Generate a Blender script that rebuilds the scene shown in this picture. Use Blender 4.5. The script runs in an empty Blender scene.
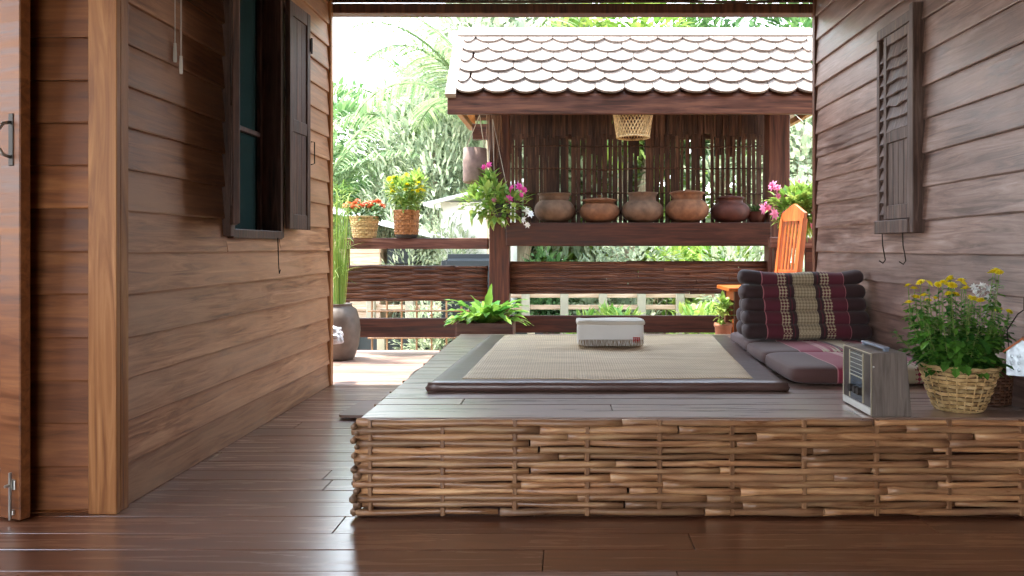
import bpy, bmesh, math, random
from mathutils import Vector, Matrix, noise
R = math.radians
PI = math.pi
rnd = random.Random(7)
SC = bpy.context.scene
COL = SC.collection

# ------------------------------------------------------------------ camera
F = 760.0
CX, CY, EYE = 564.0, 247.0, 1.1
cd = bpy.data.cameras.new('camera')
cam = bpy.data.objects.new('camera', cd)
COL.objects.link(cam)
cam.location = (0, 0, EYE)
cam.rotation_euler = (R(90), 0, 0)
cd.sensor_fit = 'HORIZONTAL'
cd.sensor_width = 36.0
cd.lens = F * 36.0 / 1024.0
cd.shift_x = -(CX - 512.0) / 1024.0
cd.shift_y = -(288.0 - CY) / 1024.0
cd.clip_end = 300
SC.camera = cam

# ------------------------------------------------------------------ light
SC.view_settings.view_transform = 'Standard'
SC.view_settings.look = 'None'
SC.view_settings.gamma = 1.0
SC.view_settings.use_curve_mapping = False
SC.view_settings.exposure = 0.85
W = bpy.data.worlds.new('world'); SC.world = W
W.use_nodes = True
nt = W.node_tree; nt.nodes.clear()
wo = nt.nodes.new('ShaderNodeOutputWorld'); bg = nt.nodes.new('ShaderNodeBackground')
tc = nt.nodes.new('ShaderNodeTexCoord'); sx = nt.nodes.new('ShaderNodeSeparateXYZ')
rp = nt.nodes.new('ShaderNodeValToRGB')
nt.links.new(tc.outputs['Generated'], sx.inputs[0]); nt.links.new(sx.outputs['Z'], rp.inputs[0])
rp.color_ramp.elements[0].position = 0.0; rp.color_ramp.elements[0].color = (0.95, 0.97, 1.0, 1)
rp.color_ramp.elements[1].position = 0.8; rp.color_ramp.elements[1].color = (0.62, 0.78, 1.0, 1)
nt.links.new(rp.outputs[0], bg.inputs[0]); nt.links.new(bg.outputs[0], wo.inputs[0])
bg.inputs[1].default_value = 4.2
sl = bpy.data.lights.new('sun', 'SUN'); sl.energy = 8.5; sl.angle = R(3); sl.color = (1.0, 0.95, 0.86)
sun = bpy.data.objects.new('sun', sl); COL.objects.link(sun)
SUN_DIR = Vector((0.30, -0.10, -0.94))
sun.rotation_euler = SUN_DIR.to_track_quat('-Z', 'Y').to_euler()
sun.location = (-3, -3, 9)

# ------------------------------------------------------------------ helpers
def at(px, py, Y):
    return Vector(((px - CX) * Y / F, Y, EYE - (py - CY) * Y / F))
def lin(r, g, b):
    f = lambda c: (c / 255 / 12.92) if c / 255 <= .04045 else ((c / 255 + .055) / 1.055) ** 2.4
    return (f(r), f(g), f(b), 1)

def link(name, bm, mat, parent=None, loc=None, smooth=False, recalc=True):
    if recalc: bmesh.ops.recalc_face_normals(bm, faces=bm.faces)
    me = bpy.data.meshes.new(name); bm.to_mesh(me); bm.free()
    if isinstance(mat, (list, tuple)):
        for m in mat: me.materials.append(m)
    else: me.materials.append(mat)
    if smooth:
        for p in me.polygons: p.use_smooth = True
    o = bpy.data.objects.new(name, me); COL.objects.link(o)
    if parent is not None: o.parent = parent
    if loc is not None: o.location = loc
    return o
def tag(o, label, cat, group=None, kind=None):
    o['label'] = label; o['category'] = cat
    if group: o['group'] = group
    if kind: o['kind'] = kind
    return o
def thing(name, label, cat, loc=(0, 0, 0), rz=0, group=None):
    o = bpy.data.objects.new(name, None); COL.objects.link(o)
    o.empty_display_size = .1
    o.location = loc; o.rotation_euler = (0, 0, rz)
    return tag(o, label, cat, group)
def struct(name, bm, mat, **k):
    o = link(name, bm, mat, **k); o['kind'] = 'structure'; return o
def dup(o, parent=None):
    c = o.copy(); COL.objects.link(c)
    if parent is not None: c.parent = parent
    for ch in list(o.children): dup(ch, c)
    return c
NB = bmesh.new

def box(bm, x0, x1, y0, y1, z0, z1, mi=0):
    vs = [bm.verts.new((x, y, z)) for x in (x0, x1) for y in (y0, y1) for z in (z0, z1)]
    fs = [(0, 1, 3, 2), (4, 6, 7, 5), (0, 4, 5, 1), (2, 3, 7, 6), (0, 2, 6, 4), (1, 5, 7, 3)]
    out = []
    for f in fs:
        fc = bm.faces.new([vs[i] for i in f]); fc.material_index = mi; out.append(fc)
    return vs
def bbox(bm, x0, x1, y0, y1, z0, z1, bev=.004, seg=1, mi=0):
    vs = box(bm, x0, x1, y0, y1, z0, z1, mi)
    es = list({e for v in vs for e in v.link_edges})
    bmesh.ops.bevel(bm, geom=es, offset=bev, segments=seg, affect='EDGES', profile=.5)
def obox(bm, M, hx, hy, hz, mi=0):
    vs = box(bm, -hx, hx, -hy, hy, -hz, hz, mi)
    for v in vs: v.co = M @ v.co
    return vs
def plank(bm, a, b, w, t, up=(0, 0, 1), mi=0):
    """box from a to b; w along side, t along up"""
    a = Vector(a); b = Vector(b); d = (b - a); L = d.length; d.normalize()
    up = Vector(up); s = d.cross(up).normalized(); u = s.cross(d)
    M = Matrix((d, s, u)).transposed().to_4x4(); M.translation = (a + b) / 2
    return obox(bm, M, L / 2, w / 2, t / 2, mi)
def tube(bm, pts, r, n=8, caps=True, flat=1.0, up=None, mi=0):
    pts = [Vector(p) for p in pts]; rs = r if isinstance(r, (list, tuple)) else [r] * len(pts)
    rings = []; pu = None
    for i, p in enumerate(pts):
        d = (pts[min(i + 1, len(pts) - 1)] - pts[max(i - 1, 0)])
        if d.length < 1e-9: d = Vector((0, 0, 1))
        d.normalize()
        if pu is None:
            ref = Vector(up) if up else (Vector((0, 0, 1)) if abs(d.z) < .9 else Vector((1, 0, 0)))
            pu = ref
        s = d.cross(pu)
        if s.length < 1e-6: s = d.orthogonal()
        s.normalize(); u = s.cross(d).normalized(); pu = u
        rings.append([bm.verts.new(p + (s * math.cos(2 * PI * k / n) * flat + u * math.sin(2 * PI * k / n)) * rs[i]) for k in range(n)])
    for a, b in zip(rings, rings[1:]):
        for k in range(n):
            f = bm.faces.new((a[k], a[(k + 1) % n], b[(k + 1) % n], b[k])); f.material_index = mi
    if caps:
        for rr in (rings[0][::-1], rings[-1]):
            f = bm.faces.new(rr); f.material_index = mi
def lathe(bm, prof, n=32, c=(0, 0, 0), cap_bottom=True, cap_top=False, wob=0, mi=0):
    c = Vector(c); rings = []
    for (r, z) in prof:
        rings.append([bm.verts.new(c + Vector((r * math.cos(2 * PI * k / n), r * math.sin(2 * PI * k / n), z)) * 1.0 +
                      (Vector((noise.noise(Vector((k * .4, z * 9, r)))*wob,) * 3) if wob else Vector())) for k in range(n)])
    for a, b in zip(rings, rings[1:]):
        for k in range(n):
            f = bm.faces.new((a[k], a[(k + 1) % n], b[(k + 1) % n], b[k])); f.material_index = mi
    if cap_bottom: bm.faces.new(rings[0][::-1])
    if cap_top: bm.faces.new(rings[-1])
def superell(bm, c, h, e1=.35, e2=.35, nu=24, nv=14, M=None):
    """rounded cushion-like block"""
    f = lambda w, m: math.copysign(abs(w) ** m, w)
    rings = []
    for i in range(1, nv):
        v = -PI / 2 + PI * i / nv
        ring = []
        for k in range(nu):
            u = -PI + 2 * PI * k / nu
            p = Vector((h[0] * f(math.cos(v), e1) * f(math.cos(u), e2), h[1] * f(math.cos(v), e1) * f(math.sin(u), e2), h[2] * f(math.sin(v), e1)))
            p += Vector(c)
            ring.append(bm.verts.new(M @ p if M else p))
        rings.append(ring)
    b = Vector(c) - Vector((0, 0, h[2])); t = Vector(c) + Vector((0, 0, h[2]))
    vb = bm.verts.new(M @ b if M else b); vt = bm.verts.new(M @ t if M else t)
    for a, bb in zip(rings, rings[1:]):
        for k in range(nu): bm.faces.new((a[k], a[(k + 1) % nu], bb[(k + 1) % nu], bb[k]))
    for k in range(nu):
        bm.faces.new((vb, rings[0][(k + 1) % nu], rings[0][k]))
        bm.faces.new((vt, rings[-1][k], rings[-1][(k + 1) % nu]))
def prism(bm, poly, axis_a, axis_b, axis_c, org, depth, mi=0):
    """poly in (a,b) plane extruded along c"""
    A, B, Cc, O = Vector(axis_a), Vector(axis_b), Vector(axis_c), Vector(org)
    v0 = [bm.verts.new(O + A * p[0] + B * p[1]) for p in poly]
    v1 = [bm.verts.new(O + A * p[0] + B * p[1] + Cc * depth) for p in poly]
    n = len(poly)
    bm.faces.new(v0[::-1]).material_index = mi; bm.faces.new(v1).material_index = mi
    for k in range(n): bm.faces.new((v0[k], v0[(k + 1) % n], v1[(k + 1) % n], v1[k])).material_index = mi

# ------------------------------------------------------------------ materials
def newmat(name):
    m = bpy.data.materials.new(name); m.use_nodes = True
    n = m.node_tree.nodes; b = n['Principled BSDF']
    return m, n, m.node_tree.links, b
def plain(name, col, rough=.5, metal=0, spec=.5, bump=0, bscale=60, trans=0, var=0.0):
    m, n, l, b = newmat(name)
    b.inputs['Base Color'].default_value = col; b.inputs['Roughness'].default_value = rough
    b.inputs['Metallic'].default_value = metal; b.inputs['Specular IOR Level'].default_value = spec
    if trans: b.inputs['Transmission Weight'].default_value = trans
    t = n.new('ShaderNodeTexCoord'); nz = n.new('ShaderNodeTexNoise'); nz.inputs['Scale'].default_value = bscale
    nz.inputs['Detail'].default_value = 4
    l.new(t.outputs['Object'], nz.inputs['Vector'])
    if var:
        h = n.new('ShaderNodeHueSaturation'); mr = n.new('ShaderNodeMapRange')
        h.inputs['Color'].default_value = col
        mr.inputs[1].default_value = .3; mr.inputs[2].default_value = .7
        mr.inputs[3].default_value = 1 - var; mr.inputs[4].default_value = 1 + var
        l.new(nz.outputs[0], mr.inputs[0]); l.new(mr.outputs[0], h.inputs['Value']); l.new(h.outputs[0], b.inputs['Base Color'])
    if bump:
        bp = n.new('ShaderNodeBump'); bp.inputs['Strength'].default_value = bump; bp.inputs['Distance'].default_value = .01
        l.new(nz.outputs[0], bp.inputs['Height']); l.new(bp.outputs[0], b.inputs['Normal'])
    return m
def wood(name, dark, mid, light, grain=(1, 14, 14), scale=2.2, rough=.5, spec=.5, var=.25, bump=.25, patch=None, patch_amt=.5, rvar=.12, patch_scale=1.1, gnarl=.6):
    """grain = mapping scale (small along the grain)"""
    m, n, l, b = newmat(name)
    t = n.new('ShaderNodeTexCoord'); g = n.new('ShaderNodeNewGeometry')
    off = n.new('ShaderNodeVectorMath'); off.operation = 'SCALE'; off.inputs[0].default_value = (37.3, 51.7, 23.9)
    l.new(g.outputs['Random Per Island'], off.inputs['Scale'])
    ad = n.new('ShaderNodeVectorMath'); l.new(t.outputs['Object'], ad.inputs[0]); l.new(off.outputs[0], ad.inputs[1])
    mp = n.new('ShaderNodeMapping'); mp.inputs['Scale'].default_value = grain
    l.new(ad.outputs[0], mp.inputs['Vector'])
    nz = n.new('ShaderNodeTexNoise'); nz.inputs['Scale'].default_value = scale; nz.inputs['Detail'].default_value = 8
    nz.inputs['Roughness'].default_value = .62; nz.inputs['Distortion'].default_value = gnarl
    l.new(mp.outputs[0], nz.inputs['Vector'])
    cr = n.new('ShaderNodeValToRGB'); e = cr.color_ramp.elements
    e[0].position = .30; e[0].color = dark; e[1].position = .72; e[1].color = light
    x = e.new(.5); x.color = mid
    l.new(nz.outputs[0], cr.inputs[0])
    col = cr.outputs[0]
    if patch:
        nz2 = n.new('ShaderNodeTexNoise'); nz2.inputs['Scale'].default_value = patch_scale; nz2.inputs['Detail'].default_value = 6
        nz2.inputs['Roughness'].default_value = .6
        mp2 = n.new('ShaderNodeMapping'); mp2.inputs['Scale'].default_value = tuple(1 + (v - 1) * .12 for v in grain)
        l.new(ad.outputs[0], mp2.inputs['Vector']); l.new(mp2.outputs[0], nz2.inputs['Vector'])
        mr2 = n.new('ShaderNodeMapRange'); mr2.inputs[1].default_value = .42; mr2.inputs[2].default_value = .66; mr2.inputs[4].default_value = patch_amt
        l.new(nz2.outputs[0], mr2.inputs[0])
        mx = n.new('ShaderNodeMix'); mx.data_type = 'RGBA'
        l.new(mr2.outputs[0], mx.inputs[0]); l.new(col, mx.inputs[6]); mx.inputs[7].default_value = patch
        col = mx.outputs[2]
    h = n.new('ShaderNodeHueSaturation'); l.new(col, h.inputs['Color'])
    mr = n.new('ShaderNodeMapRange'); mr.inputs[3].default_value = 1 - var; mr.inputs[4].default_value = 1 + var
    l.new(g.outputs['Random Per Island'], mr.inputs[0]); l.new(mr.outputs[0], h.inputs['Value'])
    l.new(h.outputs[0], b.inputs['Base Color'])
    rr = n.new('ShaderNodeMapRange'); rr.inputs[1].default_value = .3; rr.inputs[2].default_value = .7
    rr.inputs[3].default_value = rough - rvar; rr.inputs[4].default_value = rough + rvar
    l.new(nz.outputs[0], rr.inputs[0]); l.new(rr.outputs[0], b.inputs['Roughness'])
    b.inputs['Specular IOR Level'].default_value = spec
    bp = n.new('ShaderNodeBump'); bp.inputs['Strength'].default_value = bump; bp.inputs['Distance'].default_value = .006
    l.new(nz.outputs[0], bp.inputs['Height']); l.new(bp.outputs[0], b.inputs['Normal'])
    return m
def leafmat(name, c1, c2, rough=.45, trans=.35):
    m, n, l, b = newmat(name)
    g = n.new('ShaderNodeNewGeometry'); cr = n.new('ShaderNodeValToRGB')
    cr.color_ramp.elements[0].color = c1; cr.color_ramp.elements[1].color = c2
    l.new(g.outputs['Random Per Island'], cr.inputs[0]); l.new(cr.outputs[0], b.inputs['Base Color'])
    b.inputs['Roughness'].default_value = rough
    tr = n.new('ShaderNodeBsdfTranslucent'); l.new(cr.outputs[0], tr.inputs[0])
    mx = n.new('ShaderNodeMixShader'); mx.inputs[0].default_value = trans
    l.new(b.outputs[0], mx.inputs[1]); l.new(tr.outputs[0], mx.inputs[2]); l.new(mx.outputs[0], n['Material Output'].inputs[0])
    return m

GX, GY, GZ = (1, 14, 14), (14, 1, 14), (14, 14, 1)
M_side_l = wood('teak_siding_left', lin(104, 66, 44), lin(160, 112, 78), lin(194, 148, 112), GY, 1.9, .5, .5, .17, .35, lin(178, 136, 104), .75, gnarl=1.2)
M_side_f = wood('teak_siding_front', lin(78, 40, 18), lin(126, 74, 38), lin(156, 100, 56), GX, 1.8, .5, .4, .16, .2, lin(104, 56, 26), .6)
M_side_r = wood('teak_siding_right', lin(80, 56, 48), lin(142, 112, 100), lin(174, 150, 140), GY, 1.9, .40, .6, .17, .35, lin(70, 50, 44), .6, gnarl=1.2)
M_post = wood('teak_corner_post', lin(110, 62, 28), lin(158, 104, 58), lin(190, 138, 88), GZ, 1.1, .45, .4, .1, .2, gnarl=1.4)
M_trim = wood('dark_trim_wood', lin(52, 28, 18), lin(92, 54, 36), lin(122, 78, 54), GZ, 2, .5, .4, .15)
M_trimx = wood('dark_beam_wood', lin(44, 22, 14), lin(88, 50, 34), lin(120, 74, 50), GX, 2, .5, .4, .15)
M_floor = wood('polished_floor_boards', lin(72, 40, 26), lin(110, 66, 44), lin(136, 90, 62), GX, 1.6, .25, .5, .16, .1, lin(84, 50, 34), .5, rvar=.07)
M_fout = wood('daylight_pale_boards', lin(96, 70, 60), lin(146, 118, 106), lin(176, 150, 138), GX, 1.8, .4, .5, .14, .1)  # outer floor boards made paler to carry the open-sky brightness in their colour
M_plat = wood('platform_planks', lin(84, 58, 46), lin(140, 108, 92), lin(176, 148, 132), GX, 1.8, .34, .5, .18, .18, lin(170, 146, 132), .7, rvar=.16)
M_shut = wood('weathered_shutter_wood', lin(40, 28, 24), lin(84, 62, 54), lin(135, 112, 102), GZ, 3.0, .55, .4, .15, .5, lin(120, 104, 98), .4, patch_scale=3)
M_shut2 = wood('dark_shutter_wood', lin(34, 22, 18), lin(74, 48, 38), lin(118, 88, 74), GZ, 3.0, .55, .4, .15, .4, lin(110, 84, 72), .4, patch_scale=3)
M_rail = wood('rail_wood', lin(54, 28, 22), lin(100, 58, 46), lin(140, 100, 84), GX, 2, .5, .5, .15)
M_raild = wood('dark_rail_wood', lin(38, 18, 12), lin(70, 36, 24), lin(96, 54, 36), GX, 2, .5, .4, .15)
M_postd = wood('dark_post_wood', lin(42, 22, 16), lin(86, 48, 34), lin(118, 76, 56), GZ, 2, .55, .4, .15)
M_bamb = wood('bamboo_canes', lin(110, 70, 44), lin(172, 124, 84), lin(212, 172, 124), GX, 3, .34, .5, .42, .2, lin(122, 92, 72), .6, patch_scale=2.5)
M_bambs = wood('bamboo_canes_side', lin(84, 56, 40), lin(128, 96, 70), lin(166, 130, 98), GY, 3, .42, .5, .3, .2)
M_stake = wood('bamboo_stakes', lin(90, 58, 36), lin(140, 98, 64), lin(172, 130, 92), GZ, 3, .45, .5, .2, .2)
M_bambd = wood('dark_split_bamboo', lin(54, 30, 20), lin(96, 60, 42), lin(130, 88, 62), GX, 3, .5, .4, .4, .2)
M_screen = wood('screen_slats', lin(44, 27, 20), lin(82, 54, 40), lin(120, 86, 64), GZ, 3, .55, .4, .4, .2)
M_tile = wood('roof_shingles', lin(92, 76, 66), lin(132, 117, 106), lin(156, 141, 130), GY, 3, .6, .4, .22, .3, lin(108, 92, 82), .5, patch_scale=2.5)
M_bargew = wood('pale_barge_boards', lin(120, 104, 94), lin(152, 138, 126), lin(176, 162, 150), GX, 3, .6, .4, .1, .3)
M_basket = wood('basket_cane', lin(140, 104, 60), lin(204, 172, 120), lin(232, 206, 158), (8, 8, 8), 3, .5, .4, .25, .2)
M_wick = wood('wicker_brown', lin(110, 66, 34), lin(168, 112, 66), lin(200, 146, 96), (8, 8, 8), 3, .5, .4, .22, .2)
M_wickd = wood('wicker_dark', lin(52, 32, 22), lin(92, 60, 42), lin(124, 88, 64), (8, 8, 8), 3, .5, .4, .25, .2)
M_clay = plain('fired_clay', lin(128, 86, 58), .8, bump=.3, bscale=14, var=.35)
M_clay2 = plain('fired_clay_grey', lin(112, 86, 66), .8, bump=.3, bscale=11, var=.35)
M_clayr = plain('fired_clay_red', lin(84, 42, 30), .7, bump=.3, bscale=12, var=.35)
M_jar = plain('stoneware_jar', lin(104, 92, 82), .5, bump=.3, bscale=10, var=.25)
M_terra = plain('terracotta_pot', lin(176, 120, 90), .75, bump=.2, bscale=20, var=.2)
M_blackpot = plain('dark_plastic_pot', lin(34, 34, 32), .5)
M_logpot = plain('pale_log_bark', lin(128, 104, 94), .8, bump=.4, bscale=22, var=.2)
M_soil = plain('soil', lin(48, 34, 26), .95, bump=.8, bscale=60)
M_steel = plain('worn_steel', lin(190, 188, 180), .35, metal=.9, var=.1, bump=.1)
M_dkmet = plain('dark_iron', lin(52, 46, 42), .5, metal=.7, bump=.1)
M_galv = plain('galvanised_tin', lin(186, 196, 204), .38, metal=.8, bump=.25, bscale=40, var=.15)
M_cord = plain('white_cord', lin(214, 210, 202), .7)
M_rope = plain('jute_cord', lin(190, 178, 160), .85)
M_plas = plain('ivory_plastic', lin(226, 222, 212), .4)
M_orange = wood('orange_chair_wood', lin(132, 62, 18), lin(178, 92, 32), lin(202, 118, 52), GZ, 2, .4, .5, .06, .1)
for mm, ior, cr_ in ((M_floor, 1.85, .3), (M_plat, 1.8, .33)):
    bb = mm.node_tree.nodes['Principled BSDF']; bb.inputs['Coat Weight'].default_value = 1.0; bb.inputs['Coat IOR'].default_value = ior + .2; bb.inputs['Coat Roughness'].default_value = cr_
M_glassd = plain('dark_teal_glass', lin(40, 62, 62), .12, spec=.6)
M_cloth = plain('brown_satin_cloth', lin(92, 68, 62), .36, spec=1.0, bump=.25, bscale=12, var=.1)
M_white = plain('white_cotton', lin(226, 226, 224), .85, bump=.15, bscale=200)
M_whited = plain('creamy_fringe', lin(206, 200, 188), .9)
M_fringe = plain('tan_fringe', lin(158, 142, 118), .9)
M_red = plain('red_thread', lin(190, 40, 40), .8)
M_bag = plain('white_plastic_bag', lin(225, 225, 228), .4, bump=.5, bscale=16)
M_ground = plain('garden_ground', lin(150, 142, 112), .95, bump=.4, bscale=4, var=.25)
M_pale = plain('pale_plaster', lin(212, 208, 198), .8, bump=.1, bscale=8, var=.06)
M_concr = plain('pale_concrete', lin(168, 158, 136), .85, bump=.1, bscale=8, var=.1)
M_whroof = plain('whitewashed_metal_roof', lin(226, 226, 224), .5, bump=.1, bscale=8, var=.05)
M_dark = plain('dark_shade_net', lin(48, 52, 54), .8)
M_beige = wood('beige_house_boards', lin(176, 140, 110), lin(208, 176, 146), lin(226, 200, 176), GX, 2, .6, .4, .1)
M_trunk = wood('tree_trunk_bark', lin(120, 104, 84), lin(160, 142, 118), lin(190, 176, 150), GZ, 2, .85, .3, .15, .5)
M_stem = leafmat('green_stems', lin(96, 124, 60), lin(136, 156, 84), .5, .1)
M_l_dark = leafmat('leaves_dark', lin(26, 62, 24), lin(66, 116, 46))
M_l_mid = leafmat('leaves_mid', lin(58, 98, 52), lin(124, 156, 96))
M_l_bright = leafmat('leaves_bright', lin(96, 142, 56), lin(178, 194, 102))
M_l_pale = leafmat('leaves_pale', lin(120, 138, 108), lin(190, 196, 164), trans=.45)
M_l_palm = leafmat('palm_leaflets', lin(84, 118, 70), lin(176, 190, 140), trans=.4)
M_l_fern = leafmat('fern_leaves', lin(58, 118, 44), lin(140, 176, 72), .3, .3)
M_yel = leafmat('yellow_petals', lin(252, 228, 30), lin(255, 246, 60), .6, .35)
M_pink = leafmat('pink_petals', lin(222, 60, 160), lin(240, 110, 190), .6, .25)
M_pinkp = leafmat('pale_pink_petals', lin(232, 130, 180), lin(244, 170, 206), .6, .25)
M_wht = leafmat('white_petals', lin(225, 228, 228), lin(245, 246, 246), .6, .25)
M_orr = leafmat('orange_red_petals', lin(220, 90, 60), lin(240, 140, 96), .6, .25)

# ---------------------------------------------------------------- structure
WL, WR = -1.88, 2.02         # the two house walls
Y0, Y1 = 3.2, 6.05
CEIL = 3.2

def siding(bm, a, d, n, length, z0, z1, pitch, phase, holes=(), proud=.02, thick=.018):
    """lapped boards: a start point (xy), d direction, n outward normal, holes (s0,s1,z0,z1)"""
    a = Vector((a[0], a[1], 0)); d = Vector((d[0], d[1], 0)); n = Vector((n[0], n[1], 0))
    k0 = math.floor((z0 - phase) / pitch)
    z = phase + k0 * pitch
    while z < z1:
        lo, hi = max(z, z0), min(z + pitch + .012, z1)
        spans = [(0, length)]
        spans3 = []
        for (s0, s1, h0, h1) in holes:
            if hi > h0 + .002 and lo < h1 - .002:
                if lo < h0 - .01: spans3.append((s0, s1, lo, h0))
                if hi > h1 + .01: spans3.append((s0, s1, h1, hi))
                ns = []
                for (p, q) in spans:
                    if s0 > p: ns.append((p, min(q, s0)))
                    if s1 < q: ns.append((max(p, s1), q))
                spans = ns
        LO, HI = lo, hi
        for (p, q, lo, hi) in [(p, q, LO, HI) for p, q in spans] + spans3:
            if q - p < .02: continue
            nseg = max(1, int((q - p) / .35))
            sag = rnd.uniform(-.002, .002); pr = proud + rnd.uniform(-.002, .004)
            rows = []
            for i in range(nseg + 1):
                s = p + (q - p) * i / nseg
                w = noise.noise(Vector((s * 1.3, z * 5, 3))) * .0035 + sag
                o = a + d * s
                prof = [(0, lo + w), (pr, lo + w), (pr + .002, lo + .006 + w), (.004, hi), (-.004, hi)]
                prof = [(-thick, lo + w)] + prof[1:] + [(-thick, hi)]
                rows.append([bm.verts.new(o + n * x + Vector((0, 0, zz))) for x, zz in prof])
            m = len(rows[0])
            for r0, r1 in zip(rows, rows[1:]):
                for k in range(m): bm.faces.new((r0[k], r0[(k + 1) % m], r1[(k + 1) % m], r1[k]))
            bm.faces.new(rows[0]); bm.faces.new(rows[-1][::-1])
        z += pitch

# floor
def floorplanks(bm, x0, x1, y0, y1, z, w, thick=.03, gap=.003, ln=2.6):
    y = y0; i = 0
    while y < y1 - 1e-4:
        ww = w * rnd.uniform(.9, 1.1); ye = min(y + ww, y1)
        x = x0 - rnd.uniform(0, ln * .8)
        while x < x1:
            xe = x + ln * rnd.uniform(.8, 1.3)
            p, q = max(x, x0), min(xe, x1)
            if q > p + .01:
                dz = rnd.uniform(-.0012, .0008)
                bbox(bm, p + gap / 2, q - gap / 2, y + gap / 2, ye - gap / 2, z - thick, z + dz, .002)
            x = xe
        y = ye
bm = NB(); floorplanks(bm, -4.2, 4.2, -2.4, 6.08, 0, .17); struct('floor', bm, M_floor)
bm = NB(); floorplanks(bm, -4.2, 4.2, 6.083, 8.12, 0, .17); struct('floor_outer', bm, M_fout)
bm = NB(); box(bm, -4.2, 4.2, -2.4, 8.12, -.14, -.031); struct('trim_1', bm, M_trimx)

# ceiling boards
bm = NB()
y = -3.0
while y < 6.3:
    box(bm, -4.2, 4.2, y, y + .195, CEIL, CEIL + .03); y += .2
struct('ceiling', bm, M_trimx)
# end beam and cane fringe above the opening
bm = NB()
bbox(bm, WL - .1, WR + .1, 6.08, 6.2, 2.972, 3.05, .006); struct('trim_2', bm, M_trim)
bm = NB()
for k in range(7):
    z = 3.06 + k * .024
    tube(bm, [(WL - .1 + i * .42, 6.07 + noise.noise(Vector((i, k, 1))) * .006, z + noise.noise(Vector((i * .7, k, 5))) * .006) for i in range(11)], .012, 6)
struct('trim_3', bm, M_screen)

# left wall
WIN_Y0, WIN_Y1, WIN_Z0, WIN_Z1 = 4.20, 4.98, 1.19, 2.72
bm = NB()
siding(bm, (WL, Y0 + .01), (0, 1), (1, 0), Y1 - Y0 - .03, 0, CEIL, .179, -.002, [(WIN_Y0 - Y0 - .01, WIN_Y1 - Y0 - .01, WIN_Z0, WIN_Z1)])
struct('wall_left', bm, M_side_l)
# wall body (inner boards) with window hole
bm = NB()
xa, xb = WL - .14, WL - .022
box(bm, xa, xb, Y0, WIN_Y0, 0, CEIL); box(bm, xa, xb, WIN_Y1, Y1 - .02, 0, CEIL)
box(bm, xa, xb, WIN_Y0, WIN_Y1, 0, WIN_Z0); box(bm, xa, xb, WIN_Y0, WIN_Y1, WIN_Z1, CEIL)
struct('wall_left_inner', bm, M_trim)
# front facing wall at the left
bm = NB()
siding(bm, (-2.36, 3.165), (1, 0), (0, -1), .40, 0, CEIL, .178, .011)
siding(bm, (-4.2, 3.165), (1, 0), (0, -1), 1.36, 0, CEIL, .178, .011)
struct('wall_front', bm, M_side_f)
bm = NB(); box(bm, -4.2, -2.84, 3.19, 3.26, 0, CEIL); box(bm, -2.36, -1.98, 3.19, 3.26, 0, CEIL); box(bm, -2.84, -2.36, 3.19, 3.26, 2.3, CEIL)
struct('wall_front_inner', bm, M_trim)
bm = NB(); box(bm, -4.2, -1.92, 5.98, 6.03, 0, CEIL); struct('wall_back', bm, M_trim)
bm = NB(); box(bm, -4.25, -4.2, 3.19, 6.03, 0, CEIL); struct('wall_far_left', bm, M_trim)
# unseen veranda walls added to cut front light: right, rear, half-height at the left
bm = NB(); siding(bm, (4.18, 1.6), (0, -1), (-1, 0), 4.0, 0, CEIL, .1865, .131); box(bm, 4.2, 4.26, -2.4, 1.6, 0, CEIL); struct('wall_far_right_added', bm, M_side_r)
bm = NB(); box(bm, WR + .141, 4.26, 1.6, 1.68, 0, CEIL); struct('wall_right_end_added', bm, M_side_r)
bm = NB(); siding(bm, (-4.2, -2.38), (1, 0), (0, 1), 8.3, 0, CEIL, .18, 0, [(.9, 4.1, -.1, 2.6)]); box(bm, -.1, 4.26, -2.46, -2.4, 0, CEIL); box(bm, -4.2, -3.3, -2.46, -2.4, 0, CEIL); box(bm, -3.3, -.1, -2.46, -2.4, 2.6, CEIL); struct('wall_rear_added', bm, M_side_f)
bm = NB(); box(bm, -4.26, -4.2, -2.4, .2, 0, CEIL); box(bm, -4.26, -4.2, .2, 3.18, 0, .9); struct('wall_near_left_added', bm, M_side_f)
# near corner post: a front board and a side board
bm = NB(); bbox(bm, -1.958, -1.840, 3.125, 3.155, 0, CEIL, .003); struct('trim_4', bm, M_post)
bm = NB(); bbox(bm, -1.885, -1.841, 3.156, 3.215, 0, CEIL, .003); struct('trim_5', bm, M_post)
# far corner trim on the left
bm = NB(); bbox(bm, WL - .03, WL + .034, Y1 - .03, Y1 + .03, 0, CEIL, .004); struct('trim_6', bm, M_post)

# right wall
bm = NB()
siding(bm, (WR, Y1 - .02), (0, -1), (-1, 0), Y1 - 1.6, 0, CEIL, .1865, .131)
struct('wall_right', bm, M_side_r)
bm = NB(); box(bm, WR + .02, WR + .14, 1.6, Y1, 0, CEIL); struct('wall_right_inner', bm, M_trim)
bm = NB(); bbox(bm, WR - .032, WR + .03, Y1 - .02, Y1 + .04, 0, CEIL, .004); struct('trim_7', bm, M_trim)
bm = NB(); box(bm, WR + .03, 4.2, Y1 - .04, Y1 + .01, 0, CEIL); struct('wall_right_return', bm, M_side_f)

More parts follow.
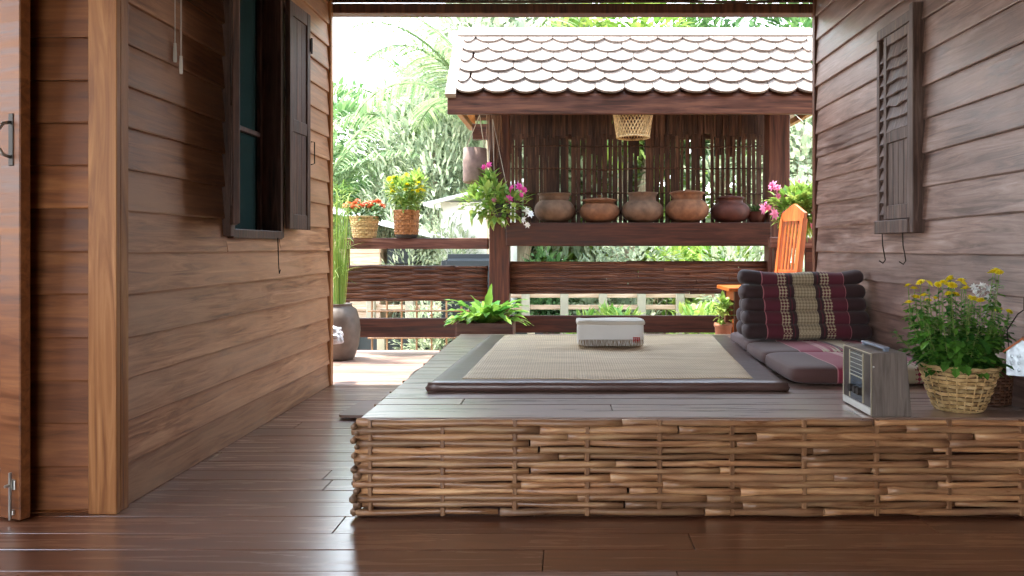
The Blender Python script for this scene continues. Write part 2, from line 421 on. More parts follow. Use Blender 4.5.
# ---- left window with shutters
wn = thing('window_1', 'dark open window in the left wall with a pair of folded-back wooden shutters', 'window', (WL, (WIN_Y0 + WIN_Y1) / 2, WIN_Z0))
wn['kind'] = 'structure'
hy = (WIN_Y1 - WIN_Y0) / 2; H = WIN_Z1 - WIN_Z0
bm = NB()
bbox(bm, -.13, .055, -hy - .035, -hy + .02, -.03, H + .04, .004)
bbox(bm, -.13, .035, hy - .02, hy + .035, -.03, H + .04, .004)
bbox(bm, -.13, .045, -hy + .02, hy - .02, -.04, .012, .004)
bbox(bm, -.13, .045, -hy + .02, hy - .02, H - .01, H + .05, .004)
link('window_frame', bm, M_shut2, wn)
bm = NB(); box(bm, -.118, -.112, -hy + .02, hy - .02, .012, H - .01); link('window_pane', bm, M_glassd, wn)
bm = NB()
bbox(bm, -.11, -.085, -hy + .02, -hy + .06, .012, H - .01, .003); bbox(bm, -.11, -.085, hy - .06, hy - .02, .012, H - .01, .003)
bbox(bm, -.11, -.085, -hy + .06, hy - .06, .62, .65, .003)
link('window_sash', bm, M_shut2, wn)
def shutter(parent, loc, rz, w, h, mat):
    s = bpy.data.objects.new('window_shutter', None); COL.objects.link(s); s.parent = parent; s.location = loc; s.rotation_euler = (0, 0, rz)
    bm = NB(); t = .017; st = .055          # local: x along width from hinge, y thickness
    bbox(bm, 0, st, -t, t, 0, h, .003); bbox(bm, w - st, w, -t, t, 0, h, .003)
    for (a, b) in ((0, .10), (h * .43, h * .43 + .085), (h - .09, h)): bbox(bm, st, w - st, -t * .9, t * .9, a, b, .003)
    link('shutter_frame', bm, mat, s)
    bm = NB()
    for (a, b) in ((.10, h * .43), (h * .43 + .085, h - .09)):
        n = 3; ww = (w - 2 * st) / n
        for i in range(n): bbox(bm, st + i * ww + .001, st + (i + 1) * ww - .001, -.007, .007, a, b, .002)
    link('shutter_panel', bm, mat, s)
    return s
s1 = shutter(wn, (.062, hy + .02, .03), R(90) - R(3), .35, H - .02, M_shut2)
bm = NB(); tube(bm, [(.352, -.02, .62), (.375, -.035, .62), (.375, -.035, .47), (.352, -.02, .46)], .004, 6); link('shutter_hook', bm, M_dkmet, s1)
bm = NB(); bbox(bm, .335, .36, -.026, -.018, 1.25, 1.34, .002); tube(bm, [(.352, -.024, 1.24), (.352, -.024, 1.35)], .007, 8); link('shutter_hinge', bm, M_dkmet, s1)
s2 = shutter(wn, (.058, -hy - .015, .03), R(-64), .35, H - .02, M_shut2)
bm = NB(); tube(bm, [(.05, hy - .12, -.03), (.055, hy - .12, -.2), (.06, hy - .12, -.26), (.07, hy - .13, -.235)], .003, 6)
link('window_latch', bm, M_dkmet, wn)

# ---- right wall shutter
sy0, sy1, sz0, sz1 = 4.25, 4.78, 1.19, 2.43
w2 = thing('window_2', 'narrow weathered louvred shutter window on the right wall', 'window', (WR, 0, 0)); w2['kind'] = 'structure'
bm = NB()
bbox(bm, -.075, -.005, sy0 - .012, sy0 + .035, sz0 - .01, sz1 + .04, .004)
bbox(bm, -.050, -.005, sy1 - .03, sy1 + .012, sz0, sz1, .004)
bbox(bm, -.085, -.005, sy0 + .035, sy1 - .03, sz0 - .01, sz0 + .07, .004)
bbox(bm, -.065, -.005, sy0 + .035, sy1 - .03, sz1 - .05, sz1 + .015, .004)
link('window_frame', bm, M_shut, w2)
bm = NB(); a, b = sy0 + .04, sy1 - .13; z0, z1 = sz0 + .075, sz1 - .055
bbox(bm, -.066, -.030, a, a + .04, z0, z1, .003); bbox(bm, -.066, -.030, b - .04, b, z0, z1, .003)
for (p, q) in ((z0, z0 + .085), (z0 + .46, z0 + .54), (z1 - .06, z1)): bbox(bm, -.064, -.030, a + .04, b - .04, p, q, .003)
link('shutter_frame', bm, M_shut, w2)
bm = NB()
n = 7; zl0, zl1 = z0 + .54, z1 - .06
for i in range(n):
    zc = zl0 + (zl1 - zl0) * (i + .5) / n; hgt = (zl1 - zl0) / n * .62
    rows = []
    for k in range(9):
        y = a + .04 + (b - a - .08) * k / 8
        wv = noise.noise(Vector((k * .35, i * 3.1, 2))) * .016
        rows.append([bm.verts.new(v) for v in ((-.066, y, zc - hgt + wv), (-.060, y, zc - hgt + wv - .006), (-.032, y, zc + hgt + wv * .5), (-.040, y, zc + hgt + .008 + wv * .5))])
    for r0, r1 in zip(rows, rows[1:]):
        for k in range(4): bm.faces.new((r0[k], r0[(k + 1) % 4], r1[(k + 1) % 4], r1[k]))
    bm.faces.new(rows[0]); bm.faces.new(rows[-1][::-1])
link('shutter_louvre', bm, M_shut, w2)
bm = NB(); ww = (b - a - .08) / 4
for i in range(4): bbox(bm, -.054, -.038, a + .04 + i * ww + .002, a + .04 + (i + 1) * ww - .002, z0 + .085, z0 + .46, .003)
link('shutter_panel', bm, M_shut, w2)
bm = NB(); a2, b2 = b + .012, sy1 - .03
bbox(bm, -.045, -.02, a2, a2 + .022, z0, z1, .003)
for i in range(14):
    zc = z0 + .06 + i * (z1 - z0 - .1) / 14
    plank(bm, (-.03, a2 + .02, zc), (-.03, b2, zc), .02, .06, up=(.35, 0, 1))
link('side_louvre', bm, M_shut, w2)
bm = NB(); box(bm, -.012, -.004, sy0 + .03, sy1 - .02, sz0 + .05, sz1 - .02); link('backing_board', bm, M_shut2, w2)
for yy in (4.38, 4.66):
    bm = NB(); tube(bm, [(-.07, yy, sz0 + .01), (-.066, yy, sz0 - .08), (-.05, yy, sz0 - .17), (-.06, yy + .01, sz0 - .19), (-.075, yy + .03, sz0 - .175)], .0035, 6)
    link('hanging_hook', bm, M_dkmet, w2)

# ---- door leaf on the far left
dr = thing('door_1', 'open plank door leaf with a steel pull handle at the left edge', 'door', (-2.17, 3.03, 0), R(180 - 20))
dr['kind'] = 'structure'
bm = NB(); L = .60; st = .115     # local x runs from the free edge back to the hinge; local -y is outwards (thickness)
bbox(bm, 0, st, -.045, 0, .008, 2.25, .004); bbox(bm, L - st, L, -.045, 0, .008, 2.25, .004)
for (p, q) in ((.008, .2), (1.0, 1.15), (2.1, 2.25)): bbox(bm, st, L - st, -.042, -.004, p, q, .004)
link('door_frame', bm, M_side_f, dr)
bm = NB()
for i in range(3): bbox(bm, st + i * (L - 2 * st) / 3 + .001, st + (i + 1) * (L - 2 * st) / 3 - .001, -.03, -.012, .2, 2.1, .003)
link('door_panel', bm, M_side_f, dr)
# handle (front is +y local after the turn)
bm = NB(); bbox(bm, .034, .062, 0, .004, 1.425, 1.635, .002); link('handle_plate', bm, M_dkmet, dr)
bm = NB(); tube(bm, [(.05, .003, 1.46), (.052, .03, 1.468), (.062, .045, 1.50), (.066, .05, 1.53), (.062, .045, 1.56), (.052, .03, 1.592), (.05, .003, 1.60)], .007, 8)
link('door_handle', bm, M_steel, dr, smooth=True)
bm = NB(); tube(bm, [(.035, .014, .012), (.035, .014, .2)], .006, 8)
bbox(bm, .02, .05, 0, .008, .13, .17, .002); bbox(bm, .024, .046, 0, .012, .03, .05, .002); tube(bm, [(.035, .014, .15), (.035, .035, .15)], .006, 8)
link('floor_bolt', bm, M_steel, dr)

# ---- cord pulls
for (px, py0, py1) in ((175, 43, 62), (181, 56, 74)):
    p = at(px, py1, 3.62); q = at(px, py0, 3.62)
    c = thing('cord_pull', 'left and higher of two white cord pulls hanging before the left wall' if px == 175 else 'right and lower of two white cord pulls hanging before the left wall', 'cord pull', (p.x, p.y, p.z), 0, 'white cord pulls by the left window')
    h = q.z - p.z
    bm = NB(); lathe(bm, [(.0075, 0), (.0085, .01), (.008, h * .5), (.006, h)], 12, cap_top=True); link('toggle', bm, M_plas, c, smooth=True)
    bm = NB(); tube(bm, [(0, 0, h), (.001, 0, CEIL - p.z)], .0022, 6); link('cord', bm, M_cord, c)

# ---------------------------------------------------------------- platform
PX0, PX1, PY0, PY1, PZ = -.831, 1.978, 3.10, 6.09, .403
pf = thing('platform', 'low wooden sitting platform clad in woven bamboo canes', 'platform', (0, 0, 0))
bm = NB(); box(bm, PX0 + .03, PX1, PY0 + .03, PY1, 0.0, PZ - .03); link('base', bm, M_raild, pf)
bm = NB(); floorplanks(bm, PX0, PX1, PY0 - .0, PY1, PZ, .13, .028, .004, 3.2); link('plank_top', bm, M_plat, pf)
def cane_weave(bm, stake, org, ax, nr, L, z0, z1, rows, pitch, first, rad, amp, over=.03, seglen=.75, stake_w=.011):
    """canes woven horizontally round upright stakes"""
    org = Vector(org); ax = Vector(ax); nr = Vector(nr)
    dz = (z1 - z0) / rows
    ns = int((L - first) / pitch) + 1
    for i in range(-1, ns + 1):
        s = first + i * pitch
        if s < 0.0 or s > L + .001: continue
        for sg in (0,):
            pts = [org + ax * (s + noise.noise(Vector((i, j, 4))) * .004) + nr * (amp * .35) + Vector((0, 0, z0 + (z1 - z0) * j / 8 - .0)) for j in range(9)]
            sbm = NB(); tube(sbm, pts, stake_w, 6, flat=1, up=nr); link(stake[0], sbm, stake[1], stake[2])
    for r in range(rows):
        z = z0 + dz * (r + .5)
        s = -over * rnd.uniform(.3, 1)
        while s < L:
            e = s + seglen * rnd.uniform(.6, 1.5)
            if L - e < .25: e = L + over * rnd.uniform(0, .6)
            n = max(4, int((e - s) / (pitch / 4)))
            rr = rad * rnd.uniform(.72, 1.12); tilt = rnd.uniform(-.12, .12) * dz
            pts, rs = [], []
            for i in range(n + 1):
                q = s + (e - s) * i / n
                ph = math.cos(PI * (q - first) / pitch + PI * (r % 2))
                pts.append(org + ax * q + nr * (amp * ph + rnd.uniform(-.001, .001)) + Vector((0, 0, z + tilt * (i / n - .5) + noise.noise(Vector((q * 3, r * 2.3, 7))) * dz * .22)))
                rs.append(rr * (1 + .12 * noise.noise(Vector((q * 9, r, 9)))) * (1.14 if i % 5 == 0 else 1))
            tube(bm, pts, rs, 7)
            s = e + rnd.uniform(-.01, .012)
bm = NB()
cane_weave(bm, ('bamboo_stake', M_stake, pf), (PX0, PY0 - .012, 0), (1, 0, 0), (0, -1, 0), PX1 - PX0, .012, PZ - .004, 14, .2935, .045, .0155, .006, stake_w=.0125)
link('bamboo_cladding', bm, M_bamb, pf, smooth=True)
bm = NB()
cane_weave(bm, ('bamboo_stake', M_stake, pf), (PX0 - .012, PY0 - .01, 0), (0, 1, 0), (-1, 0, 0), PY1 - PY0, .012, PZ - .012, 13, .30, .04, .0135, .008, over=.035)
link('bamboo_cladding', bm, M_bambs, pf, smooth=True)
# low board on the floor at the platform's left side
bm = NB()
cor = []
for (cx, cy, a0) in ((-1.40, 4.885, 180), (-.89, 4.87, 270), (-.89, 5.26, 0), (-1.37, 5.27, 90)):
    for k in range(5):
        an = R(a0 + k * 22.5); cor.append((cx + .045 * math.cos(an), cy + .045 * math.sin(an)))
prism(bm, cor, (1, 0, 0), (0, 1, 0), (0, 0, 1), (0, 0, .013), .016)
brd = thing('step_board', 'thin rounded wooden step board lying on the floor beside the bamboo platform', 'board', (0, 0, 0))
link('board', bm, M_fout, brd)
bm = NB(); bbox(bm, -1.33, -1.28, 4.9, 5.25, 0.001, .013, .002); link('batten', bm, M_raild, brd)
bm = NB(); bbox(bm, -1.02, -.97, 4.9, 5.25, 0.001, .013, .002); link('batten', bm, M_raild, brd)

# ---------------------------------------------------------------- woven mat
def mat_straw():
    m, n, l, b = newmat('woven_straw')
    t = n.new('ShaderNodeTexCoord')
    def wave(axis, sc, dist):
        w = n.new('ShaderNodeTexWave'); w.wave_type = 'BANDS'; w.bands_direction = axis
        w.inputs['Scale'].default_value = sc; w.inputs['Distortion'].default_value = dist; w.inputs['Detail'].default_value = 2
        l.new(t.outputs['Object'], w.inputs['Vector']); return w
    wx = wave('X', 24, .6); wy = wave('Y', 20, 1.2)
    mu = n.new('ShaderNodeMath'); mu.operation = 'MULTIPLY'; l.new(wx.outputs[1], mu.inputs[0]); l.new(wy.outputs[1], mu.inputs[1])
    nz = n.new('ShaderNodeTexNoise'); nz.inputs['Scale'].default_value = 3.0; nz.inputs['Detail'].default_value = 6
    mp = n.new('ShaderNodeMapping'); mp.inputs['Scale'].default_value = (1, 5, 1); l.new(t.outputs['Object'], mp.inputs[0]); l.new(mp.outputs[0], nz.inputs['Vector'])
    cr = n.new('ShaderNodeValToRGB'); cr.color_ramp.elements[0].color = lin(140, 108, 74); cr.color_ramp.elements[1].color = lin(238, 216, 178)
    ma = n.new('ShaderNodeMath'); ma.operation = 'MULTIPLY_ADD'; l.new(mu.outputs[0], ma.inputs[0]); ma.inputs[1].default_value = .55
    mb = n.new('ShaderNodeMath'); mb.operation = 'MULTIPLY'; l.new(nz.outputs[0], mb.inputs[0]); mb.inputs[1].default_value = .75
    l.new(mb.outputs[0], ma.inputs[2]); l.new(ma.outputs[0], cr.inputs[0]); l.new(cr.outputs[0], b.inputs['Base Color'])
    b.inputs['Roughness'].default_value = .5
    bp = n.new('ShaderNodeBump'); bp.inputs['Strength'].default_value = .6; bp.inputs['Distance'].default_value = .004
    l.new(mu.outputs[0], bp.inputs['Height']); l.new(bp.outputs[0], b.inputs['Normal'])
    return m
M_straw = mat_straw()
ZT = PZ + .002
A = Vector((-.655, 3.66)); B = Vector((1.075, 3.665)); C_ = Vector((1.215, 5.66)); D = Vector((-.56, 5.68))
def quad_slab(bm, A, B, C, D, z0, z1, nx=20, ny=20, bulge=.0, wob=.0, rnd_edge=.018):
    def P(u, v): return (A * (1 - u) + B * u) * (1 - v) + (D * (1 - u) + C * u) * v
    top = []
    for j in range(ny + 1):
        row = []
        for i in range(nx + 1):
            u, v = i / nx, j / ny; p = P(u, v)
            z = z1 + wob * noise.noise(Vector((p.x * 3, p.y * 3, 1)))
            if i in (0, nx) or j in (0, ny): z -= rnd_edge * .55
            row.append(bm.verts.new((p.x, p.y, z)))
        top.append(row)
    for j in range(ny):
        for i in range(nx): bm.faces.new((top[j][i], top[j][i + 1], top[j + 1][i + 1], top[j + 1][i]))
    loop = [top[0][i] for i in range(nx + 1)] + [top[j][nx] for j in range(1, ny + 1)] + [top[ny][i] for i in range(nx - 1, -1, -1)] + [top[j][0] for j in range(ny - 1, 0, -1)]
    cen = (A + B + C + D) / 4
    prev = loop
    for (o, z) in ((.012, z0 + (z1 - z0) * .45), (.004, z0)):
        nl = []
        for v in loop:
            d = Vector((v.co.x, v.co.y)) - cen; d = Vector((math.copysign(1, d.x) if abs(d.x) > .8 else 0, math.copysign(1, d.y) if abs(d.y) > .95 else 0))
            nl.append(bm.verts.new((v.co.x + d.x * o, v.co.y + d.y * o, z)))
        n = len(loop)
        for k in range(n): bm.faces.new((prev[k], prev[(k + 1) % n], nl[(k + 1) % n], nl[k]))
        prev = nl
    bm.faces.new(prev[::-1])
mt = thing('floor_mat', 'padded woven straw mat with brown cloth border on the platform', 'mat', (0, 0, 0))
bm = NB(); quad_slab(bm, A, B, C_, D, ZT, PZ + .045, 60, 60, wob=.006); link('cloth_border', bm, M_cloth, mt, smooth=True)
def P4(u, v): return (A * (1 - u) + B * u) * (1 - v) + (D * (1 - u) + C_ * u) * v
bm = NB(); a_, b_, c_, d_ = P4(.085, .045), P4(.915, .045), P4(.93, .965), P4(.07, .965)
quad_slab(bm, a_, b_, c_, d_, PZ + .036, PZ + .0515, 60, 60, wob=.006, rnd_edge=.006); link('woven_centre', bm, M_straw, mt, smooth=False)
# front roll of the border
bm = NB(); tube(bm, [(A.x + (B.x - A.x) * i / 24, A.y + .0 + .003 * math.sin(i), ZT + .0225 + .0015 * noise.noise(Vector((i * .8, 0, 0)))) for i in range(25)], .0225, 12)
link('rolled_edge', bm, M_cloth, mt, smooth=True)

# ---------------------------------------------------------------- white pillow
pl = thing('pillow', 'white rectangular cotton pillow with fringed hem on the straw mat', 'pillow', (.30, 4.96, PZ + .0585))
bm = NB(); superell(bm, (0, 0, .078), (.215, .10, .078), .22, .18, 40, 20)
for v in bm.verts: v.co += Vector((noise.noise(v.co * 9), noise.noise(v.co * 9 + Vector((3, 3, 3))), noise.noise(v.co * 7 + Vector((7, 1, 3))))) * .006
link('pillow_body', bm, M_white, pl, smooth=True)
bm = NB(); superell(bm, (0, 0, .152), (.222, .106, .016), .3, .18, 40, 10)
for v in bm.verts: v.co.z += noise.noise(v.co * 14) * .007
link('cloth_cover', bm, M_whited, pl, smooth=True)
bm = NB()
for i in range(48):
    x = -.2 + .4 * i / 47; l_ = rnd.uniform(.035, .05)
    tube(bm, [(x, -.103, .046), (x + rnd.uniform(-.004, .004), -.109, .03), (x + rnd.uniform(-.006, .006), -.108, .046 - l_)], [.0028, .0022, .0014], 4)
link('fringe', bm, M_fringe, pl)
bm = NB()
for i in range(4): tube(bm, [(.145 + i * .012, -.1065, .028), (.147 + i * .012, -.1065, .062)], .0028, 5)
tube(bm, [(.14, -.1075, .045), (.185, -.1075, .045)], .0025, 5); tube(bm, [(.14, -.1075, .06), (.185, -.1075, .058)], .0025, 5)
link('red_embroidery', bm, M_red, pl)

# ---------------------------------------------------------------- wedge cushion
def stripe_mat(name, stops, weave=90, sat=1, rough=.75):
    """bands across local X; stops: (x, colour, patterned)"""
    m, n, l, b = newmat(name)
    t = n.new('ShaderNodeTexCoord'); s = n.new('ShaderNodeSeparateXYZ'); l.new(t.outputs['Object'], s.inputs[0])
    mr = n.new('ShaderNodeMapRange'); mr.inputs[1].default_value = -.45; mr.inputs[2].default_value = .45; l.new(s.outputs[0], mr.inputs[0])
    c1 = n.new('ShaderNodeValToRGB'); c2 = n.new('ShaderNodeValToRGB')
    for cr, idx in ((c1, 1), (c2, 2)):
        cr.color_ramp.interpolation = 'CONSTANT'; e = cr.color_ramp.elements
        e[0].position = 0; e[0].color = stops[0][idx]; e[1].position = max(.001, (stops[1][0] + .45) / .9); e[1].color = stops[1][idx]
        for st in stops[2:]:
            q = e.new((st[0] + .45) / .9); q.color = st[idx]
        l.new(mr.outputs[0], cr.inputs[0])
    ck = n.new('ShaderNodeTexChecker'); ck.inputs['Scale'].default_value = weave; ck.inputs[1].default_value = (0, 0, 0, 1); ck.inputs[2].default_value = (1, 1, 1, 1)
    mp = n.new('ShaderNodeMapping'); mp.inputs['Rotation'].default_value = (R(0), R(45), 0); mp.inputs['Scale'].default_value = (1, .02, 1)
    l.new(t.outputs['Object'], mp.inputs[0]); l.new(mp.outputs[0], ck.inputs[0])
    mx = n.new('ShaderNodeMix'); mx.data_type = 'RGBA'; l.new(ck.outputs[1], mx.inputs[0]); l.new(c1.outputs[0], mx.inputs[6]); l.new(c2.outputs[0], mx.inputs[7])
    l.new(mx.outputs[2], b.inputs['Base Color']); b.inputs['Roughness'].default_value = rough
    b.inputs['Sheen Weight'].default_value = .15
    nz = n.new('ShaderNodeTexNoise'); nz.inputs['Scale'].default_value = 120; l.new(t.outputs['Object'], nz.inputs['Vector'])
    bp = n.new('ShaderNodeBump'); bp.inputs['Strength'].default_value = .3; bp.inputs['Distance'].default_value = .003; l.new(nz.outputs[0], bp.inputs['Height']); l.new(bp.outputs[0], b.inputs['Normal'])
    return m
DB, MA, PK, CR, CD, GR = lin(52, 30, 32), lin(92, 28, 44), lin(176, 112, 118), lin(178, 164, 136), lin(140, 126, 100), lin(110, 96, 76)
full = [(-.45, DB, DB), (-.272, PK, PK), (-.267, MA, MA), (-.168, CR, MA), (-.112, DB, DB), (-.096, MA, MA), (-.088, DB, DB), (-.068, CD, CR),
        (.068, DB, DB), (.088, MA, MA), (.096, DB, DB), (.112, CR, MA), (.168, MA, MA), (.262, PK, PK), (.267, DB, DB)]
M_wedge = stripe_mat('striped_cushion_cloth', full, 70)
MG = lin(140, 38, 64)
full2 = [(-.45, lin(78, 48, 44), lin(78, 48, 44)), (-.20, PK, PK), (-.192, MG, MG), (-.06, CR, PK), (-.02, MG, MG), (.0, CR, MG), (.04, MG, DB), (.07, CR, CR), (.19, MG, CR), (.23, MG, MG), (.33, lin(78, 48, 44), lin(78, 48, 44))]
M_base = stripe_mat('striped_mattress_cloth', full2, 60)
lg = thing('floor_lounger', 'striped maroon and cream wedge cushion with fold-out mattress on the platform', 'floor cushion', (1.56, 4.82, PZ + .002))
# mattress sections, local frame origin at (1.56,4.82)
for i, (ya, yb, xo) in enumerate(((3.79, 4.385, -.015), (4.385, 4.87, 0), (4.87, 5.46, .02))):
    bm = NB(); cy = (ya + yb) / 2 - 4.82
    superell(bm, (xo, cy, .05), (.405, (yb - ya) / 2 + .004, .05), .38, .22, 48, 16)
    for v in bm.verts:
        if v.co.z > .06: v.co.z += .008 * math.sin(v.co.x * 9 + 1) * math.cos((v.co.y - cy) * 6)
    link('mattress_section', bm, M_base, lg, smooth=True)
# wedge: stacked rolls
bm = NB()
NRW = 5; dz = .082
for r in range(NRW):
    zc = .105 + .046 + r * dz
    cols = [3, 3, 2, 2, 1][r]; ybase = .07 + r * .034
    for c in range(cols):
        yc = ybase + c * (.125 if r < 4 else .1)
        flare = 0
        hx = .402 + rnd.uniform(-.006, .006) + (.006 if c == 0 else -.012)
        nseg = 34; pts, rs = [], []
        for k in range(nseg + 1):
            u = math.sin(PI / 2 * (-1 + 2 * k / nseg))
            x = hx * u
            e = max(0, 1 - abs(u) ** 26) ** .5
            sag = 0
            if r == NRW - 1: sag = .028 * max(0, abs(u) - .6) / .4 * (1 if u < 0 else .9) + .004 * math.sin(u * 7)
            else: sag = .003 * math.sin(u * 6 + r)
            pts.append((x, yc, zc + sag)); rs.append(max(.010, (.053 if r < 4 else .050) * e))
        tube(bm, pts, rs, 14, flat=1.35, up=(0, 0, 1))
link('wedge_backrest', bm, M_wedge, lg, smooth=True)

# ---------------------------------------------------------------- radio
rd = thing('radio', 'vintage wood-cased tabletop radio standing on the platform edge beside the basket', 'radio', (1.335, 3.262, PZ + .0015))
M_rwood = wood('radio_walnut', lin(84, 74, 68), lin(116, 106, 98), lin(142, 130, 120), GZ, 4, .45, .5, .02, .1)
M_rdark = plain('radio_face', lin(52, 40, 36), .3, var=.15)
M_gold = plain('brass_trim', lin(190, 180, 156), .35, metal=.6)
M_alu = plain('brushed_aluminium', lin(206, 204, 200), .35, metal=.6)
M_dial = plain('dial_glass', lin(60, 70, 80), .1, spec=.8)
bm = NB()
prism(bm, [(-.075, 0), (.088, 0), (.066, .262), (-.075, .262)], (1, 0, 0), (0, 0, 1), (0, 1, 0), (0, -.155, 0), .31)
bmesh.ops.bevel(bm, geom=list(bm.edges), offset=.003, segments=2, affect='EDGES')
link('cabinet', bm, M_rwood, rd)
def rb(name, mat, y0, y1, z0, z1, t=.004, x=-.075, bev=.0012, par=None):
    bm = NB(); bbox(bm, x - t, x + .001, y0, y1, z0, z1, bev); return link(name, bm, mat, par or rd)
bm = NB()
for (y0, y1, z0, z1) in ((-.152, .152, .2555, .259), (-.155, -.153, .003, .259), (.153, .155, .003, .259)): bbox(bm, -.081, -.075, y0, y1, z0, z1, .001)
link('brass_frame', bm, M_gold, rd)
bm = NB(); bbox(bm, -.083, -.074, -.152, .152, .006, .034, .0015); link('aluminium_strip', bm, M_alu, rd)
rb('face_board', M_rdark, -.150, .150, .036, .250, .003)
dl = rb('dial_panel', M_dial, -.072, .072, .042, .246, .005)
bm = NB()
for y in (-.074, .072): bbox(bm, -.084, -.078, y, y + .0025, .04, .248, .0005)
for i, z in enumerate((.235, .215, .195, .175, .158)): bbox(bm, -.0825, -.079, -.068, .068, z, z + .0018, .0004)
bbox(bm, -.0825, -.079, -.068, .068, .14, .145, .0006)
link('dial_scale', bm, M_gold, dl)
for (y, z) in ((.045, .085), (-.005, .085), (-.045, .085)):
    bm = NB(); bmesh.ops.create_cone(bm, cap_ends=True, segments=20, radius1=.019, radius2=.016, depth=.016, matrix=Matrix.Translation((-.088, y, z)) @ Matrix.Rotation(R(-90), 4, 'Y'))
    link('knob', bm, M_dkmet, rd, smooth=False)
bm = NB(); bmesh.ops.create_uvsphere(bm, u_segments=10, v_segments=6, radius=.004, matrix=Matrix.Translation((-.07, -.157, .205))); link('screw', bm, M_alu, rd)
bm = NB()
bbox(bm, -.014, .014, -.12, .12, .272, .281, .003, 2); bbox(bm, -.010, .010, -.118, -.098, .262, .273, .002); bbox(bm, -.010, .010, .098, .118, .262, .273, .002)
link('carry_handle', bm, plain('grey_blue_handle', lin(120, 130, 146), .3, spec=.6), rd)

# ---------------------------------------------------------------- basket + plants
def weave_basket(bm, z0, z1, r0, r1, rows, N, amp=.004, prof=None, n2=2, wob=0):
    dz = (z1 - z0) / rows
    for r in range(rows):
        za, zb = z0 + r * dz + dz * .06, z0 + (r + 1) * dz - dz * .06
        f = lambda z: (prof((z - z0) / (z1 - z0)) if prof else r0 + (r1 - r0) * (z - z0) / (z1 - z0))
        K = N * n2 * 2; A_, B_, C2, D2 = [], [], [], []
        for k in range(K):
            th = 2 * PI * k / K
            o = amp * math.cos(PI * k / n2 / 1 + PI * (r % 2)) if True else 0
            wz = noise.noise(Vector((th * 2, r * .3, 2))) * wob
            c, s = math.cos(th), math.sin(th)
            for lst, rr, z in ((A_, f(za) + o - .002, za), (B_, f(zb) + o - .002, zb), (C2, f(zb) + o + .0015, zb - dz * .12), (D2, f(za) + o + .0015, za + dz * .12)):
                lst.append(bm.verts.new((rr * c, rr * s, z + wz)))
        for k in range(K):
            j = (k + 1) % K
            for p, q in ((A_, B_), (B_, C2), (C2, D2), (D2, A_)): bm.faces.new((p[k], p[j], q[j], q[k]))
    for i in range(N * 2):
        th = 2 * PI * i / (N * 2)
        pts = [(f(z) * math.cos(th), f(z) * math.sin(th), z) for z in [z0 + (z1 - z0) * k / 5 for k in range(6)]]
        tube(bm, pts, .0028, 5)
def inner_wall(bm, z0, z1, r0, r1, n=32, t=.006):
    lathe(bm, [(.001, z0 + .002), (r0 - t, z0 + .002), (r1 - t, z1 - .003), (r1 - t * 2, z1 - .003), (r0 - t * 2, z0 + .01), (.001, z0 + .01)], n, cap_bottom=False)
def rim(bm, r, z, t=.006, n=40, wob=.0):
    tube(bm, [(r * math.cos(2 * PI * k / n), r * math.sin(2 * PI * k / n), z + wob * math.sin(k * 2.2)) for k in range(n + 1)], t, 8, caps=False)
def leaf(bm, p, d, up, L, w, droop=.3, fold=.15, seg=3, shape=0, mi=0):
    """leaf blade strip from p along d"""
    d = Vector(d).normalized(); up = Vector(up); s = d.cross(up)
    if s.length < 1e-4: s = d.orthogonal()
    s.normalize(); u = s.cross(d)
    prev = None; pos = Vector(p)
    for i in range(seg + 1):
        t = i / seg
        if shape == 0: ww = w * math.sin(PI * (.12 + .88 * t) ** .8) if t < 1 else 0
        elif shape == 1: ww = w * (1 - t) ** .5 * (.4 + 1.2 * min(t * 3, 1)) * .6
        else: ww = w * (1 - t ** 3) * (.5 + .5 * min(t * 4, 1))
        ww = max(ww, w * .06)
        c = bm.verts.new(pos); a = bm.verts.new(pos + s * ww * .5 + u * fold * ww); b = bm.verts.new(pos - s * ww * .5 + u * fold * ww)
        if prev:
            f1 = bm.faces.new((prev[1], prev[0], c, a)); f2 = bm.faces.new((prev[0], prev[2], b, c)); f1.material_index = f2.material_index = mi
        prev = (c, a, b)
        dd = (d - Vector((0, 0, 1)) * droop * t * 1.4).normalized()
        pos = pos + dd * L / seg
def lobed(bm, p, d, up, L, w, mi=0):
    """lobed chrysanthemum leaf"""
    d = Vector(d).normalized(); s = d.cross(Vector(up))
    if s.length < 1e-4: s = d.orthogonal()
    s.normalize(); u = s.cross(d)
    out = [(0, .0), (.25, .32), (.38, .18), (.52, .5), (.66, .28), (.8, .36), (1, 0)]
    c = [bm.verts.new(Vector(p) + d * (L * t) - Vector((0, 0, L * .35 * t * t))) for t, _ in out]
    for sg in (1, -1):
        e = [c[0]] + [bm.verts.new(v.co + s * sg * w * q + u * .12 * w) for v, (t, q) in zip(c[1:-1], out[1:-1])] + [c[-1]]
        bm.faces.new((c[0], c[1], e[1])).material_index = mi
        for i in range(1, 5): bm.faces.new((c[i], c[i + 1], e[i + 1], e[i])).material_index = mi
        bm.faces.new((c[5], c[6], e[5])).material_index = mi
def rdir(r=rnd, zlo=-1, zhi=1):
    z = r.uniform(zlo, zhi); a = r.uniform(0, 2 * PI); q = math.sqrt(max(0, 1 - z * z)); return Vector((q * math.cos(a), q * math.sin(a), z))
def bloom_mesh(name, mat, r=.02, petals=14, layers=2, cup=.35, centre=None):
    bm = NB()
    for ly in range(layers):
        for k in range(petals):
            a = 2 * PI * (k + .5 * ly) / petals; e = cup + ly * .45
            d = Vector((math.cos(a) * math.cos(e), math.sin(a) * math.cos(e), math.sin(e)))
            leaf(bm, (0, 0, 0), d, (0, 0, 1), r * (1 - .2 * ly), r * .55, droop=.35, seg=2, shape=2)
    if centre is not None: bmesh.ops.create_uvsphere(bm, u_segments=8, v_segments=5, radius=r * .3)
    me = bpy.data.meshes.new(name); bm.to_mesh(me); bm.free(); me.materials.append(mat); return me
